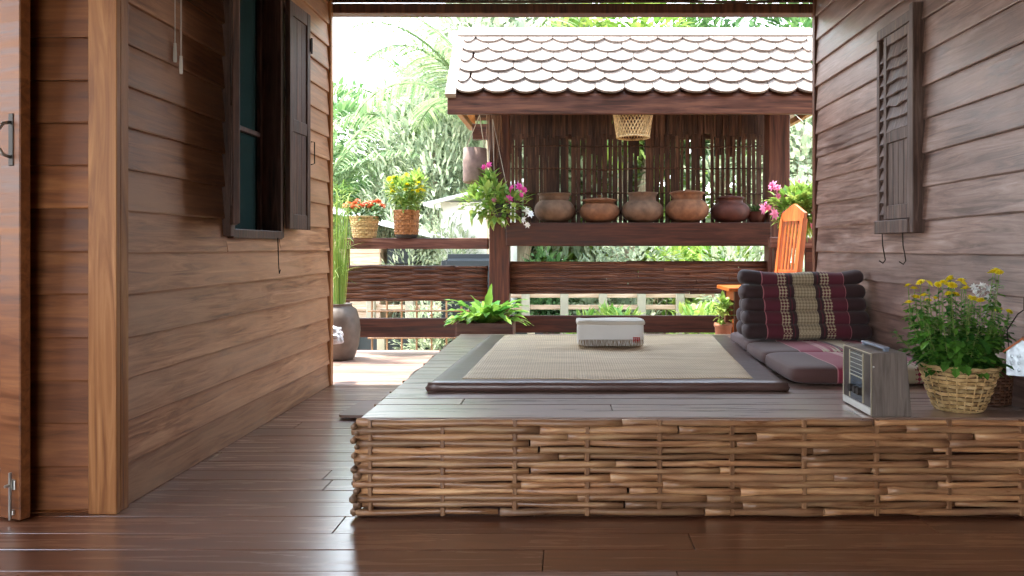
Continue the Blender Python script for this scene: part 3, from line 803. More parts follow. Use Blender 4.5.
B_yel = bloom_mesh('bloom', M_yel, .021, 14, 3, .3)
B_pink = bloom_mesh('bloom', M_pink, .055, 7, 3, .1)
B_pinkp = bloom_mesh('bloom', M_pinkp, .055, 7, 3, .1)
B_wht = bloom_mesh('bloom', M_wht, .05, 6, 2, .1)
B_whs = bloom_mesh('bloom', M_wht, .014, 5, 2, .3)
B_orr = bloom_mesh('bloom', M_orr, .045, 10, 2, .1)
B_yelb = bloom_mesh('bloom', M_yel, .04, 10, 2, .1)
def bloom(me, parent, loc, sc=1.0, tilt=None, name='flower'):
    o = bpy.data.objects.new(name, me); COL.objects.link(o); o.parent = parent; o.location = loc
    o.rotation_euler = tilt or (rnd.uniform(-.5, .5) + .35, rnd.uniform(-.4, .4), rnd.uniform(0, 6)); o.scale = (sc,) * 3
    return o

# the big basket of chrysanthemums
bc = Vector((1.693, 3.262, PZ + .002))
bk = thing('flower_basket', 'cane basket of yellow chrysanthemums on the platform corner beside the radio', 'potted flowers', bc)
bm = NB(); pr = lambda t: .092 + (.158 - .092) * (t ** .85)
weave_basket(bm, 0, .192, .092, .158, 11, 12, .006, pr, wob=.004); rim(bm, .161, .192, .0065, wob=.002); rim(bm, .158, .182, .005, wob=.002); rim(bm, .093, .006, .006)
bsk = link('basket', bm, M_basket, bk)
bm = NB(); inner_wall(bm, 0, .185, .089, .150); link('liner', bm, M_wickd, bsk)
bm = NB(); lathe(bm, [(.001, .175), (.08, .18), (.138, .168), (.138, .16)], 24, cap_bottom=False); link('soil', bm, M_soil, bk)
def px_local(px, py, Y, o): return at(px, py, Y) - o
ybl = [(924, 296), (908, 286), (914, 289), (921, 283), (916, 298), (928, 301), (938, 285), (943, 283), (948, 285), (952, 286), (935, 299), (949, 294), (955, 295), (963, 284), (966, 289), (950, 279), (951, 280), (972, 300), (975, 299), (970, 298), (981, 301), (929, 284), (996, 271), (993, 273), (999, 273), (1002, 310), (1009, 312), (1015, 311), (961, 281), (909, 303)]
wbl = [(974, 287), (977, 290), (982, 286), (987, 289), (992, 288), (984, 293), (989, 297), (979, 296), (991, 305), (987, 312), (974, 293), (994, 292)]
stems, lv = NB(), NB()
r2 = random.Random(3)
tips = []
for (px, py) in ybl + [(r2.uniform(893, 1012), r2.uniform(296, 335)) for _ in range(34)]:
    Yd = bc.y + r2.uniform(-.13, .13)
    tips.append(px_local(px, py, Yd, bc)); tips[-1].x = min(tips[-1].x, .235)
nb = len(ybl)
for i, tpt in enumerate(tips):
    a = math.atan2(tpt.y, tpt.x + .0001); rr = r2.uniform(.02, .12)
    base = Vector((max(-.12, min(.12, tpt.x * .45)) + r2.uniform(-.02, .02), tpt.y * .5, .178))
    mid = base.lerp(tpt, .5) + Vector((tpt.x * .12, 0, .02))
    pts = [base, base.lerp(mid, .5) + Vector((tpt.x * .03, 0, 0)), mid, mid.lerp(tpt, .5) + Vector((tpt.x * .04, 0, .0)), tpt]
    tube(stems, pts, [.0032, .003, .0026, .002, .0016], 5)
    if i < nb: bloom(B_yel, bk, tpt, r2.uniform(.85, 1.2))
    L = (tpt - base).length
    for k in range(int(12 + L * 46)):
        t = r2.random() ** 1.0 * .93; q = t * (len(pts) - 1); j = min(int(q), len(pts) - 2)
        p = pts[j].lerp(pts[j + 1], q - j); sz = r2.uniform(.035, .078) * (1.2 - .85 * t)
        d = rdir(r2, -.3, .6)
        lobed(lv, p, d, (0, 0, 1), sz, sz * .62)
# big lower leaves spilling over the rim
for k in range(130):
    a = r2.uniform(0, 2 * PI); rr = r2.uniform(.06, .15); p = Vector((rr * math.cos(a), rr * math.sin(a), .19 + r2.uniform(0, .13)))
    d = Vector((math.cos(a), math.sin(a), r2.uniform(-.3, .5))); sz = r2.uniform(.055, .085); lobed(lv, p, d, (0, 0, 1), sz, sz * .62)
M_l_chrys = leafmat('chrysanthemum_leaves', lin(44, 100, 34), lin(112, 168, 62), .5, .3)
link('stems', stems, M_stem, bk); link('foliage', lv, M_l_chrys, bk, recalc=False)
for (px, py) in wbl: bloom(B_whs, bk, px_local(px, py, bc.y - .06, bc), r2.uniform(1.2, 1.7), (R(60), 0, r2.uniform(0, 6)), name='white_flower')

# dark wicker basket behind and the tin lantern box on it
wc = Vector((1.90, 3.40, PZ + .002))
wb = thing('wicker_basket', 'dark brown wicker basket against the right wall behind the chrysanthemum basket', 'basket', wc)
bm = NB(); pr3 = lambda t: .085 + .012 * t
weave_basket(bm, 0, .165, .085, .09, 12, 12, .003, pr3); rim(bm, .097, .165, .006); wv_ = link('weave', bm, M_wickd, wb)
bm = NB(); inner_wall(bm, 0, .160, .08, .088); link('liner', bm, M_wickd, wv_)
bm = NB(); bmesh.ops.create_cone(bm, cap_ends=True, segments=28, radius1=.096, radius2=.090, depth=.012, matrix=Matrix.Translation((0, 0, .174))); link('lid', bm, M_wickd, wb)
tn = thing('tin_box', 'galvanised tin box with pitched wooden lid hanging by the right wall at the picture edge', 'tin box', (1.895, 3.13, .572), R(-38))
bm = NB()
poly = [(-.075, 0), (.075, 0), (.075, .095), (0, .17), (-.075, .125)]
prism(bm, [(-.075, 0), (.075, 0), (.075, .10), (0, .15), (-.075, .10)], (1, 0, 0), (0, 0, 1), (0, 1, 0), (0, -.06, 0), .12)
bmesh.ops.bevel(bm, geom=list(bm.edges), offset=.002, segments=1, affect='EDGES'); link('tin_body', bm, M_galv, tn)
bm = NB(); plank(bm, (-.088, 0, .096), (.004, 0, .158), .14, .008, up=(0, 0, 1)); plank(bm, (.088, 0, .096), (-.004, 0, .158), .14, .008, up=(0, 0, 1)); link('wooden_lid', bm, M_orange, tn)
bm = NB()
for i in range(4):
    for j in range(3): bmesh.ops.create_uvsphere(bm, u_segments=8, v_segments=5, radius=.008, matrix=Matrix.Translation((-.05 + i * .033, -.061, .025 + j * .028)) @ Matrix.Diagonal((1, .4, 1, 1)))
for j in range(3):
    for i in range(3): bmesh.ops.create_uvsphere(bm, u_segments=8, v_segments=5, radius=.008, matrix=Matrix.Translation((-.076, -.035 + i * .033, .025 + j * .028)) @ Matrix.Diagonal((.4, 1, 1, 1)))
link('embossed_dots', bm, M_galv, tn)
bm = NB(); tube(bm, [(-.07, 0, .10), (-.078, 0, .18), (-.03, 0, .25), (0, 0, .27), (.03, 0, .25), (.078, 0, .18), (.07, 0, .10)], .003, 6); link('wire_handle', bm, M_dkmet, tn)
bm = NB(); c_, s_ = math.cos(R(38)), math.sin(R(38)); tube(bm, [(0, 0, .272), (0, 0, .32), (.05 * c_, .05 * s_, .335), (.118 * c_, .118 * s_, .30)], .004, 6); link('wall_hook', bm, M_dkmet, tn)
tn.scale = (.78, .78, 1.0)

# ---------------------------------------------------------------- rear railing and shelf shelter
RY = 7.95
# left railing
rl = thing('railing', 'left terrace railing with a woven bamboo band between two dark rails', 'railing', (0, RY, 0))
xl, xr = -2.33, -.79
def zpx(py, Y): return EYE - (py - CY) * Y / F
bm = NB(); bbox(bm, xl, xr, -.07, .07, zpx(249, RY - .07), zpx(238, RY - .07), .008, 2); link('top_rail', bm, M_rail, rl)
bm = NB(); bbox(bm, xl - .05, xr, -.03, .03, zpx(337, RY), zpx(318, RY), .006); link('bottom_rail', bm, M_raild, rl)
bm = NB()
cane_weave(bm, ('band_stake', M_bambd, rl), (xl - .03, 0, 0), (1, 0, 0), (0, -1, 0), xr - xl + .02, zpx(301, RY), zpx(266, RY), 13, .262, .13, .0195, .009, over=.0, seglen=2.0, stake_w=.009)
link('bamboo_band', bm, M_bambd, rl, smooth=True)
bm = NB(); bbox(bm, xl + .02, xl + .07, .035, .085, -.5, zpx(249, RY - .07), .004); link('slim_post', bm, M_postd, rl)

# posts of the shelter
sh = thing('shelter', 'small shingled roof shelter with bamboo screen and pot shelf behind the platform', 'shelter', (0, 0, 0))
EZ, RZ, EY, RYY = 2.575, 3.36, 7.40, 8.10
bm = NB(); bbox(bm, -.775, -.565, 7.86, 8.06, -1.0, 2.95, .012, 2); link('post', bm, M_postd, sh)
bm = NB(); bbox(bm, 2.12, 2.34, 7.86, 8.06, -1.0, 2.95, .012, 2); link('post', bm, M_postd, sh)
bm = NB(); bbox(bm, -.60, 2.14, 7.84, 8.30, zpx(246, 7.84), zpx(222.5, 7.84), .008); link('pot_shelf', bm, M_raild, sh)
SHZ = zpx(222.5, 7.84)
bm = NB(); bbox(bm, -.565, 2.12, 7.98, 8.04, zpx(332.5, 8.0), zpx(315.5, 8.0), .006); link('bottom_rail', bm, M_raild, sh)
bm = NB()
cane_weave(bm, ('band_stake', M_bambd, sh), (-.565, 7.97, 0), (1, 0, 0), (0, -1, 0), 2.685, zpx(293.5, 8), zpx(261.5, 8), 14, .54, .3, .0175, .005, over=0, seglen=1.6, stake_w=.008)
link('bamboo_band', bm, M_bambd, sh, smooth=True)
# screen of upright slats
def slats(bm, x0, x1, y, z0, z1, pitch, w, t=.008, jit=.5, zj=0.02):
    x = x0 + pitch / 2
    while x < x1 - pitch * .3:
        a = x + rnd.uniform(-jit, jit) * pitch * .4; b = x + rnd.uniform(-jit, jit) * pitch * .4
        ww = w * rnd.uniform(.65, 1.25)
        plank(bm, (a, y + rnd.uniform(-.006, .006), z0 + rnd.uniform(-zj, zj)), (b, y + rnd.uniform(-.006, .006), z1 + rnd.uniform(-zj, zj)), t, ww, up=(1, 0, 0))
        x += pitch
ys = 8.27; X = lambda px: (px - CX) * ys / F
for i, (a, b, pitch, w) in enumerate(((510, 569, .046, .046), (571.5, 642, .056, .046), (644, 707, .056, .047), (710, 768, .056, .046))):
    bm = NB(); slats(bm, X(a), X(b), ys, SHZ - .06, 2.75, pitch, w)
    slats(bm, X(a), X(b), ys + .03, SHZ + .75, 2.75, .05, .034)
    for z in (zpx(194, ys), zpx(169, ys), zpx(147, ys), zpx(212, ys)):
        tube(bm, [(X(a) - .01, ys - .02, z), ((X(a) + X(b)) / 2, ys - .022, z + rnd.uniform(-.015, .015)), (X(b) + .01, ys - .02, z + rnd.uniform(-.015, .015))], .0085, 6)
    link('screen_panel', bm, M_screen, sh)
bm = NB(); slats(bm, X(512), X(768), ys - .06, zpx(137, ys), 2.75, .034, .036, zj=.03); link('thatch_fringe', bm, M_screen, sh)
for a in (570, 643, 708.5):
    pass
bm = NB()
for k in range(26):
    x = -.80 + rnd.uniform(0, .16); tube(bm, [(x, 7.85, 2.46), (x + rnd.uniform(-.02, .02), 7.845 + rnd.uniform(-.01, .004), zpx(rnd.uniform(140, 168), 7.85))], [.004, .002], 4)
link('fibre_tuft', bm, M_stake, sh)
# beams under the roof
bm = NB(); bbox(bm, -1.137, 2.60, EY - .0, EY + .05, zpx(114, EY), EZ - .004, .005); link('fascia', bm, M_trimx, sh)
bm = NB(); bbox(bm, -1.02, 2.50, 8.45, 8.55, 2.30, 2.47, .005); bbox(bm, -1.0, 2.48, 7.9, 8.0, 2.50, 2.58, .005); link('back_beam', bm, M_trimx, sh)
for x in (-1.06, 2.50):
    bm = NB(); plank(bm, (x, 8.75, 2.53), (x, RYY, RZ - .09), .04, .08, up=(1, 0, 0)); plank(bm, (x, EY + .06, EZ - .02), (x, RYY, RZ - .09), .04, .08, up=(1, 0, 0))
    bbox(bm, x - .03, x + .03, EY + .06, 8.75, 2.44, 2.50, .004)
    link('rafter', bm, M_post, sh)
# shingles: rounded butt, overlapping
sd = Vector((0, RYY - EY, RZ - EZ)); SL = sd.length; sdn = sd.normalized(); nrm = Vector((0, -sd.z, sd.y)).normalized()
bm = NB()
rows = 6; rp_ = SL / rows * .985; tw = .279
def shingle(bm, xc, s, w, h, lift, side):
    sy = sdn if side > 0 else Vector((0, -sdn.y, sdn.z)); nn = nrm if side > 0 else Vector((0, -nrm.y, nrm.z))
    base = Vector((xc, EY if side > 0 else 2 * RYY - EY, EZ)) - sy * .02
    out = []
    N = 12
    for k in range(N + 1):
        u = -1 + 2 * k / N; out.append((u * w / 2, (abs(u) ** 2.3) * h * .30))
    out += [(w / 2, h), (-w / 2, h)]
    v0, v1 = [], []
    for (x, t) in out:
        l0 = lift * (1 - t / h)
        p = base + Vector((x, 0, 0)) + sy * (s + t) + nn * (l0 + .004)
        v0.append(bm.verts.new(p)); v1.append(bm.verts.new(p + nn * .022))
    bm.faces.new(v0[::-1]); bm.faces.new(v1)
    for k in range(len(out)): bm.faces.new((v0[k], v0[(k + 1) % len(out)], v1[(k + 1) % len(out)], v1[k]))
for side in (1, -1):
    for r in range(rows):
        x = -1.06 + (.14 if r % 2 else 0) - .0
        if r % 2: shingle(bm, -1.0, r * rp_, .12, rp_ * 1.55, .034, side)
        while x < 2.5:
            w = tw * rnd.uniform(.93, 1.05)
            if x + w > 2.56: w = 2.56 - x
            if w > .06: shingle(bm, x + w / 2, r * rp_ + rnd.uniform(-.006, .006), w - .006, rp_ * 1.55, .034 + rnd.uniform(0, .010), side)
            x += w
link('roof_shingles', bm, M_tile, sh)
bm = NB()
for side in (1, -1):
    sy = sdn if side > 0 else Vector((0, -sdn.y, sdn.z)); nn = nrm if side > 0 else Vector((0, -nrm.y, nrm.z))
    b0 = Vector((0, EY if side > 0 else 2 * RYY - EY, EZ))
    c = b0 + sy * (SL / 2) - nn * .008
    plank(bm, b0 - nn * .012 + Vector((.73, 0, 0)) , b0 + sy * SL * .99 - nn * .012 + Vector((.73, 0, 0)), 3.60, .02, up=nn)
link('roof_deck', bm, M_trimx, sh)
for x in (-1.10, 2.60):
    bm = NB()
    for side in (1, -1):
        sy = sdn if side > 0 else Vector((0, -sdn.y, sdn.z)); nn = nrm if side > 0 else Vector((0, -nrm.y, nrm.z))
        b0 = Vector((x, EY if side > 0 else 2 * RYY - EY, EZ)) - sy * .03
        plank(bm, b0 + nn * .02, b0 + sy * (SL + .03) + nn * .02, .10, .05, up=nn)
    link('barge_board', bm, M_bargew, sh)
bm = NB(); plank(bm, (-1.12, RYY - .06, RZ + .012), (2.62, RYY - .06, RZ + .012), .13, .028, up=nrm); plank(bm, (-1.12, RYY + .06, RZ + .012), (2.62, RYY + .06, RZ + .012), .13, .028, up=Vector((0, -nrm.y, nrm.z)))
link('ridge_cap', bm, M_bargew, sh)

# right railing section beyond the right post
rr_ = thing('side_railing', 'solid brown wooden railing end behind the orange chair', 'railing', (0, 7.55, 0))
bm = NB(); bbox(bm, (769 - CX) * 7.55 / F, 2.9, -.05, .05, zpx(248, 7.5), zpx(237, 7.5), .015, 3); link('top_rail', bm, M_rail, rr_)
bm = NB()
x = (805 - CX) * 7.55 / F
while x < 2.88: bbox(bm, x, x + .145, -.02, .02, 0.0, zpx(248, 7.5), .004); x += .15
bbox(bm, (773 - CX) * 7.55 / F, (779 - CX) * 7.55 / F, -.03, .03, 0, zpx(248, 7.5), .004)
link('boards', bm, M_raild, rr_)

# ---- clay pots on the shelf
def clay(px, w, top, mat, label, collar, neck, knob=None):
    Yp = 8.03; s = Yp / F; r = w / 2 * s; c = Vector(((px - CX) * s, Yp, SHZ + .0015))
    h = (225.0 - top) * s
    t = thing('clay_pot', label, 'pot', c, rnd.uniform(0, 6), 'clay pots on the shelter shelf')
    bm = NB(); prof = []
    for k in range(15):
        a = -PI / 2 + PI * k / 14 * .84 + .12
        rr = r * max(.0, math.cos(a)) ** .72; zz = h / 2 + h / 2 * math.sin(a) * 1.0
        prof.append((rr, zz))
    z0 = prof[0][1]; prof = [(p[0], p[1] - z0) for p in prof]; ht = prof[-1][1]
    prof[-1] = (neck, ht)
    prof += [(neck * .97, ht + collar * .35), (neck * 1.05, ht + collar * .8), (neck * 1.14, ht + collar), (neck * 1.12, ht + collar + .006), (neck * .9, ht + collar * .8), (neck * .85, ht + .01), (neck * .9, ht - .03), (.02, ht - .05)]
    lathe(bm, prof, 36, cap_top=True, wob=.0022); link('pot_body', bm, mat, t, smooth=True)
    if knob:
        bm = NB(); zt = ht + collar + .002
        lathe(bm, [(neck * 1.08, zt), (neck * 1.1, zt + .008), (neck * .8, zt + .02), (neck * .3, zt + .028), (.001, zt + .03)], 28); ld = link('lid', bm, mat, t, smooth=True)
        bm = NB(); lathe(bm, [(.018, zt + .024), (.016, zt + .03 + knob * .3), (.028, zt + .03 + knob * .5), (.02, zt + .03 + knob * .7), (.002, zt + .032 + knob * .75)], 16); link('knob', bm, mat, ld, smooth=True)
    return t
clay(554.5, 40.5, 200, M_clay2, 'leftmost greyish clay pot with wide flared rim on the shelf', .05, .16)
clay(599.5, 40.0, 203, M_clay, 'squat brown clay pot with knobbed lid, second from the left on the shelf', .012, .17, .04)
clay(642.5, 42.0, 201, M_clay2, 'light tan clay pot with upright neck in the middle of the shelf', .07, .145)
clay(687.0, 43.5, 199.5, M_clay, 'largest sandy clay pot with flat cap, fourth from the left on the shelf', .055, .165, .012)
clay(730.5, 39.0, 203, M_clayr, 'dark reddish clay pot with knobbed lid, right end of the row on the shelf', .035, .13, .03)

# small potted grass on the shelf
def grass_tuft(bm, c, n, L, spread, w=.012, r=rnd, droop=.5):
    for k in range(n):
        a = r.uniform(0, 2 * PI); e = r.uniform(.55, 1.0)
        d = Vector((math.cos(a) * spread, math.sin(a) * spread, e)); leaf(bm, Vector(c) + Vector((math.cos(a), math.sin(a), 0)) * r.uniform(0, .03), d, (0, 0, 1), L * r.uniform(.6, 1.1), w, droop, seg=5, shape=1)
p = Vector(((757 - CX) * 7.98 / F, 7.98, SHZ + .001))
gp = thing('potted_herb', 'small dark pot of grassy green plant at the right end of the pot shelf', 'potted plant', p)
bm = NB(); lathe(bm, [(.07, 0), (.09, .05), (.105, .11), (.11, .115), (.095, .115), (.085, .09), (.001, .09)], 24); link('pot', bm, M_clayr, gp, smooth=True)
bm = NB(); grass_tuft(bm, (0, 0, .09), 130, .17, .55, .012); link('foliage', bm, M_l_mid, gp, recalc=False)

# ---- hanging basket trap
hp = at(633, 138, 7.62)
hb = thing('hanging_basket', 'upturned openwork rattan basket hanging under the shelter eave', 'basket', hp)
bm = NB(); r0b, r1b, hh = .160, .200, .27
for sgn in (1, -1):
    for k in range(34):
        pts = []
        for j in range(9):
            t = j / 8; th = 2 * PI * k / 34 + sgn * t * .75; r_ = r0b + (r1b - r0b) * t + sgn * .002
            pts.append((r_ * math.cos(th), r_ * math.sin(th), hh * t))
        tube(bm, pts, .0045, 4)
link('lattice', bm, M_basket, hb)
bm = NB(); rim(bm, .163, .004, .008); link('rim', bm, M_basket, hb)
bm = NB(); rim(bm, .2, hh, .008); link('rim', bm, M_basket, hb)
bm = NB(); lathe(bm, [(.198, hh), (.12, hh + .012), (.001, hh + .014)], 24, cap_bottom=False); link('woven_base', bm, M_basket, hb)
bm = NB(); tube(bm, [(0, 0, hh + .01), (0, 0, 3.0 - hp.z)], .004, 5); link('hanging_cord', bm, M_rope, hb)

# ---- hanging log tube
lp = at(475, 183, 7.80)
hl = thing('hanging_log', 'pale hollow log planter hanging left of the shelter post', 'hanging planter', lp)
bm = NB(); lathe(bm, [(.118, 0), (.124, .02), (.124, .2), (.12, .355), (.105, .355), (.104, .03), (.001, .02)], 30, wob=.006); link('log', bm, M_logpot, hl, smooth=True)
bm = NB(); tp = Vector((.07, -.2, 2.42 - lp.z))
tube(bm, [(-.1, 0, .34), tp], .0045, 5); tube(bm, [(.1, 0, .34), tp], .0045, 5); link('cord', bm, M_rope, hl)

# ---- hanging flower planter on the post
def foliage_blob(bm, pts, n, L, w, r=rnd, up=.3, shape=0, seg=3):
    for k in range(n):
        c, rad = r.choice(pts); d = rdir(r); p = Vector(c) + Vector((d.x * rad[0], d.y * rad[1], d.z * rad[2])) * r.uniform(.3, 1) ** .5
        dd = (d + Vector((0, 0, up)) + rdir(r) * .5); leaf(bm, p, dd, (0, 0, 1), L * r.uniform(.6, 1.2), w * r.uniform(.7, 1.2), .4, seg=seg, shape=shape)
pc = at(502, 217, 7.68)
pn = thing('hanging_flower_planter', 'hanging planter of pink and white flowers tied before the left shelter post', 'potted flowers', pc)
bm = NB(); lathe(bm, [(.06, 0), (.075, .02), (.09, .12), (.095, .13), (.08, .13), (.07, .1), (.001, .1)], 20); link('pot', bm, M_blackpot, pn, smooth=True)
lv = NB(); r3 = random.Random(5)
foliage_blob(lv, [((-.27, -.03, .14), (.16, .12, .13)), ((-.12, -.06, .2), (.16, .12, .15)), ((.1, -.06, .12), (.16, .12, .13)), ((-.05, -.05, .05), (.2, .12, .10)), ((-.13, 0, .33), (.06, .06, .13))], 420, .11, .05, r3)
link('foliage', lv, M_l_bright, pn, recalc=False)
bm = NB()
for (px, py) in ((489, 168), (484, 175), (512, 188), (520, 190), (527, 222), (470, 205)):
    q = px_local(px, py, 7.6, pc); tube(bm, [(0, 0, .1), q * .5 + Vector((0, 0, .06)), q], .004, 5)
link('stems', bm, M_stem, pn)
for (px, py, me, sc) in ((489, 165, B_pink, .8), (484, 167, B_pink, .6), (512, 189, B_pink, 1.0), (519, 187, B_pink, 1.0), (524, 190, B_pink, .8), (509, 199, B_pink, .9), (521, 195, B_pink, .7), (526, 211, B_wht, 1.2), (530, 214, B_wht, 1.0), (524, 220, B_wht, .9), (527, 225, B_wht, .8), (503, 222, B_wht, .6), (494, 200, B_pinkp, .6)):
    bloom(me, pn, px_local(px, py, 7.52, pc), sc, (R(70), rnd.uniform(-.3, .3), rnd.uniform(0, 6)))
bm = NB(); tp = Vector((-.10, .05, 2.40 - pc.z)); tube(bm, [(-.07, 0, .125), tp], .003, 5); tube(bm, [(.085, 0, .125), tp], .003, 5); link('cords', bm, M_rope, pn)

# ---- right hanging flowers
qc = at(803, 228, 7.15)
qn = thing('hanging_pink_flowers', 'leafy hanging planter with pale pink flowers at the right wall corner', 'potted flowers', qc)
bm = NB(); lathe(bm, [(.07, 0), (.1, .1), (.105, .115), (.09, .115), (.001, .09)], 20); link('pot', bm, M_blackpot, qn, smooth=True)
lv = NB(); foliage_blob(lv, [((-.08, 0, .25), (.24, .16, .14)), ((.08, 0, .22), (.2, .16, .18)), ((-.0, 0, .1), (.18, .13, .14)), ((-.1, -.05, .12), (.16, .1, .12))], 900, .10, .045, r3)
link('foliage', lv, M_l_bright, qn, recalc=False)
for (px, py, sc) in ((773, 186, 1.1), (778, 188, .7), (762, 209, 1.1), (768, 208, .7), (774, 214, 1.2), (778, 196, .7), (787, 213, 1.0), (790, 209, .8), (812, 213, .9), (811, 226, .7), (800, 181, .6), (766, 204, .6)):
    bloom(B_pinkp, qn, px_local(px, py, 7.0, qc), sc, (R(75), 0, rnd.uniform(0, 6)))
bm = NB(); tube(bm, [(-.09, 0, .11), (0, 0, 1.0), (.09, 0, .11)], .003, 5); tube(bm, [(0, 0, 1.0), (0, .27, 2.40 - qc.z)], .003, 5); link('cords', bm, M_rope, qn)

# ---- pots on the left rail
def rail_pot(px, ybase, ytop, wtop, wbot, label, name, mat, kind):
    Yp = RY; s = Yp / F; c = Vector(((px - CX) * s, Yp - .0, zpx(238, RY - .07) + .0015)); h = (ybase - ytop) * s; r1, r0 = wtop / 2 * s, wbot / 2 * s
    t = thing(name, label, 'potted flowers', c)
    zb = 0
    if kind == 'yellow':
        bm = NB(); lathe(bm, [(.10, 0), (.115, .02), (.12, .04), (.10, .04), (.001, .03)], 24); link('saucer', bm, M_blackpot, t); zb = .034
    bm = NB(); weave_basket(bm, zb, h, r0, r1, 10, 12, .004); rim(bm, r1, h, .008); bsk = link('basket', bm, mat, t)
    bm = NB(); inner_wall(bm, zb, h - .01, r0 - .003, r1 - .006); link('liner', bm, mat, bsk)
    return t, c, h
t, c, h = rail_pot(364.5, 238, 217, 29, 22, 'tapered basket pot of orange red flowers at the left end of the top rail', 'potted_red_flowers', M_basket, 'red')
lv = NB(); foliage_blob(lv, [((0, 0, h + .05), (.2, .16, .09)), ((-.1, 0, h + .02), (.1, .1, .06)), ((.1, 0, h + .04), (.1, .1, .08))], 420, .07, .028, r3); link('foliage', lv, M_l_mid, t, recalc=False)
for k in range(26): bloom(B_orr, t, (r3.uniform(-.19, .19), r3.uniform(-.15, .1), h + r3.uniform(.09, .17)), r3.uniform(.7, 1.1))
t, c, h = rail_pot(406.5, 238, 211, 25, 23, 'tall wicker pot of yellow flowers, right one on the top rail', 'potted_yellow_flowers', M_wick, 'yellow')
lv = NB(); foliage_blob(lv, [((0, 0, h + .17), (.17, .15, .17)), ((-.08, 0, h + .22), (.13, .12, .12)), ((.1, 0, h + .26), (.12, .12, .14)), ((0, 0, h + .05), (.12, .12, .07))], 900, .07, .03, r3); link('foliage', lv, M_l_bright, t, recalc=False)
for k in range(24):
    x = r3.uniform(-.18, .2); bloom(B_yelb, t, (x, r3.uniform(-.15, .05), h + r3.uniform(.22, .42) - abs(x) * .3), r3.uniform(.6, 1.0))

# ---- jar with tall reeds
jc = Vector(((339 - CX) * 7.45 / F, 7.45, .0015))
jr = thing('water_jar', 'dark stoneware jar planted with tall reeds behind the left wall corner', 'jar', jc)
bm = NB(); lathe(bm, [(.13, 0), (.15, .02), (.19, .14), (.205, .28), (.195, .40), (.165, .49), (.125, .515), (.12, .535), (.13, .545), (.10, .545), (.10, .50), (.001, .48)], 40); link('jar_body', bm, M_jar, jr, smooth=True)
lv = NB(); r4 = random.Random(9)
for k in range(80):
    a = r4.uniform(0, 2 * PI); q = r4.uniform(0, .07)
    d = Vector((math.cos(a) * r4.uniform(.0, .09), math.sin(a) * .1, 1)); leaf(lv, (q * math.cos(a), q * math.sin(a), .47), d, (0, 1, 0), r4.uniform(.4, 1.35), .011, .12, seg=6, shape=1)
for k in range(160):
    z = r4.uniform(.8, 1.7); leaf(lv, (r4.uniform(-.07, .07), r4.uniform(-.06, .06), z), rdir(r4, -.2, .8), (0, 0, 1), r4.uniform(.12, .28), .012, .5, seg=4, shape=1)
link('reeds', lv, M_l_bright, jr, recalc=False)
bg_ = NB(); bmesh.ops.create_icosphere(bg_, subdivisions=4, radius=.075)
for v in bg_.verts: v.co = v.co * (1 + .45 * noise.noise(v.co * 18) + .25 * noise.noise(v.co * 40)); v.co.x *= 1.2; v.co.z = max(v.co.z, -.06)
bo = link('plastic_bag', bg_, M_bag, loc=(-1.93 - .0, 6.45, .20)); bo.location = at(333, 336, 6.17)
tag(bo, 'crumpled white plastic bag caught at the left wall corner before the stoneware jar', 'bag')

# ---- fern in a box planter
fc = Vector((-.655, 6.42, 0.0015))
fn = thing('fern_planter', 'bright green bird nest fern in a wooden box planter behind the platform', 'potted plant', fc)
bm = NB()
for i in range(4):
    z = .004 + i * .118
    bbox(bm, -.235, .235, -.17, -.15, z, z + .114, .003); bbox(bm, -.235, .235, .15, .17, z, z + .114, .003)
    bbox(bm, -.235, -.215, -.149, .149, z, z + .114, .003); bbox(bm, .215, .235, -.149, .149, z, z + .114, .003)
link('box', bm, M_rail, fn)
bm = NB(); box(bm, -.214, .214, -.149, .149, .38, .43); link('soil', bm, M_soil, fn)
lv = NB()
def wavy(bm, p, az, el, L, w, droop):
    d0 = Vector((math.cos(az) * math.cos(el), math.sin(az) * math.cos(el), math.sin(el))); s = Vector((-math.sin(az), math.cos(az), 0)); pos = Vector(p); prev = None; N = 12; e = el
    for i in range(N + 1):
        t = i / N; ww = w * (math.sin(PI * min(1, .1 + t * .92)) ** .7) + .003
        d = Vector((math.cos(az) * math.cos(e), math.sin(az) * math.cos(e), math.sin(e))); u = s.cross(d) * -1
        wv = math.sin(t * 22 + az * 5) * ww * .16
        c = bm.verts.new(pos); a = bm.verts.new(pos + s * ww / 2 + u * (.1 * ww + wv)); b = bm.verts.new(pos - s * ww / 2 + u * (.1 * ww - wv))
        if prev: bm.faces.new((prev[0], prev[1], a, c)); bm.faces.new((prev[2], prev[0], c, b))
        prev = (c, a, b); pos = pos + d * L / N; e -= droop / N
for k in range(44):
    az = 2 * PI * k / 34 * 2.4; el = r4.uniform(.45, 1.15)
    wavy(lv, (math.cos(az) * .03, math.sin(az) * .03, .44), az, el, r4.uniform(.32, .44), .085, 1.2)
wavy(lv, (.0, 0, .42), 1.2, 1.45, .38, .075, .3); wavy(lv, (.03, 0, .42), 2.8, 1.2, .33, .07, .5); wavy(lv, (.05, 0, .42), -.6, 1.2, .30, .07, .6)
link('fronds', lv, M_l_fern, fn, recalc=False, smooth=True)

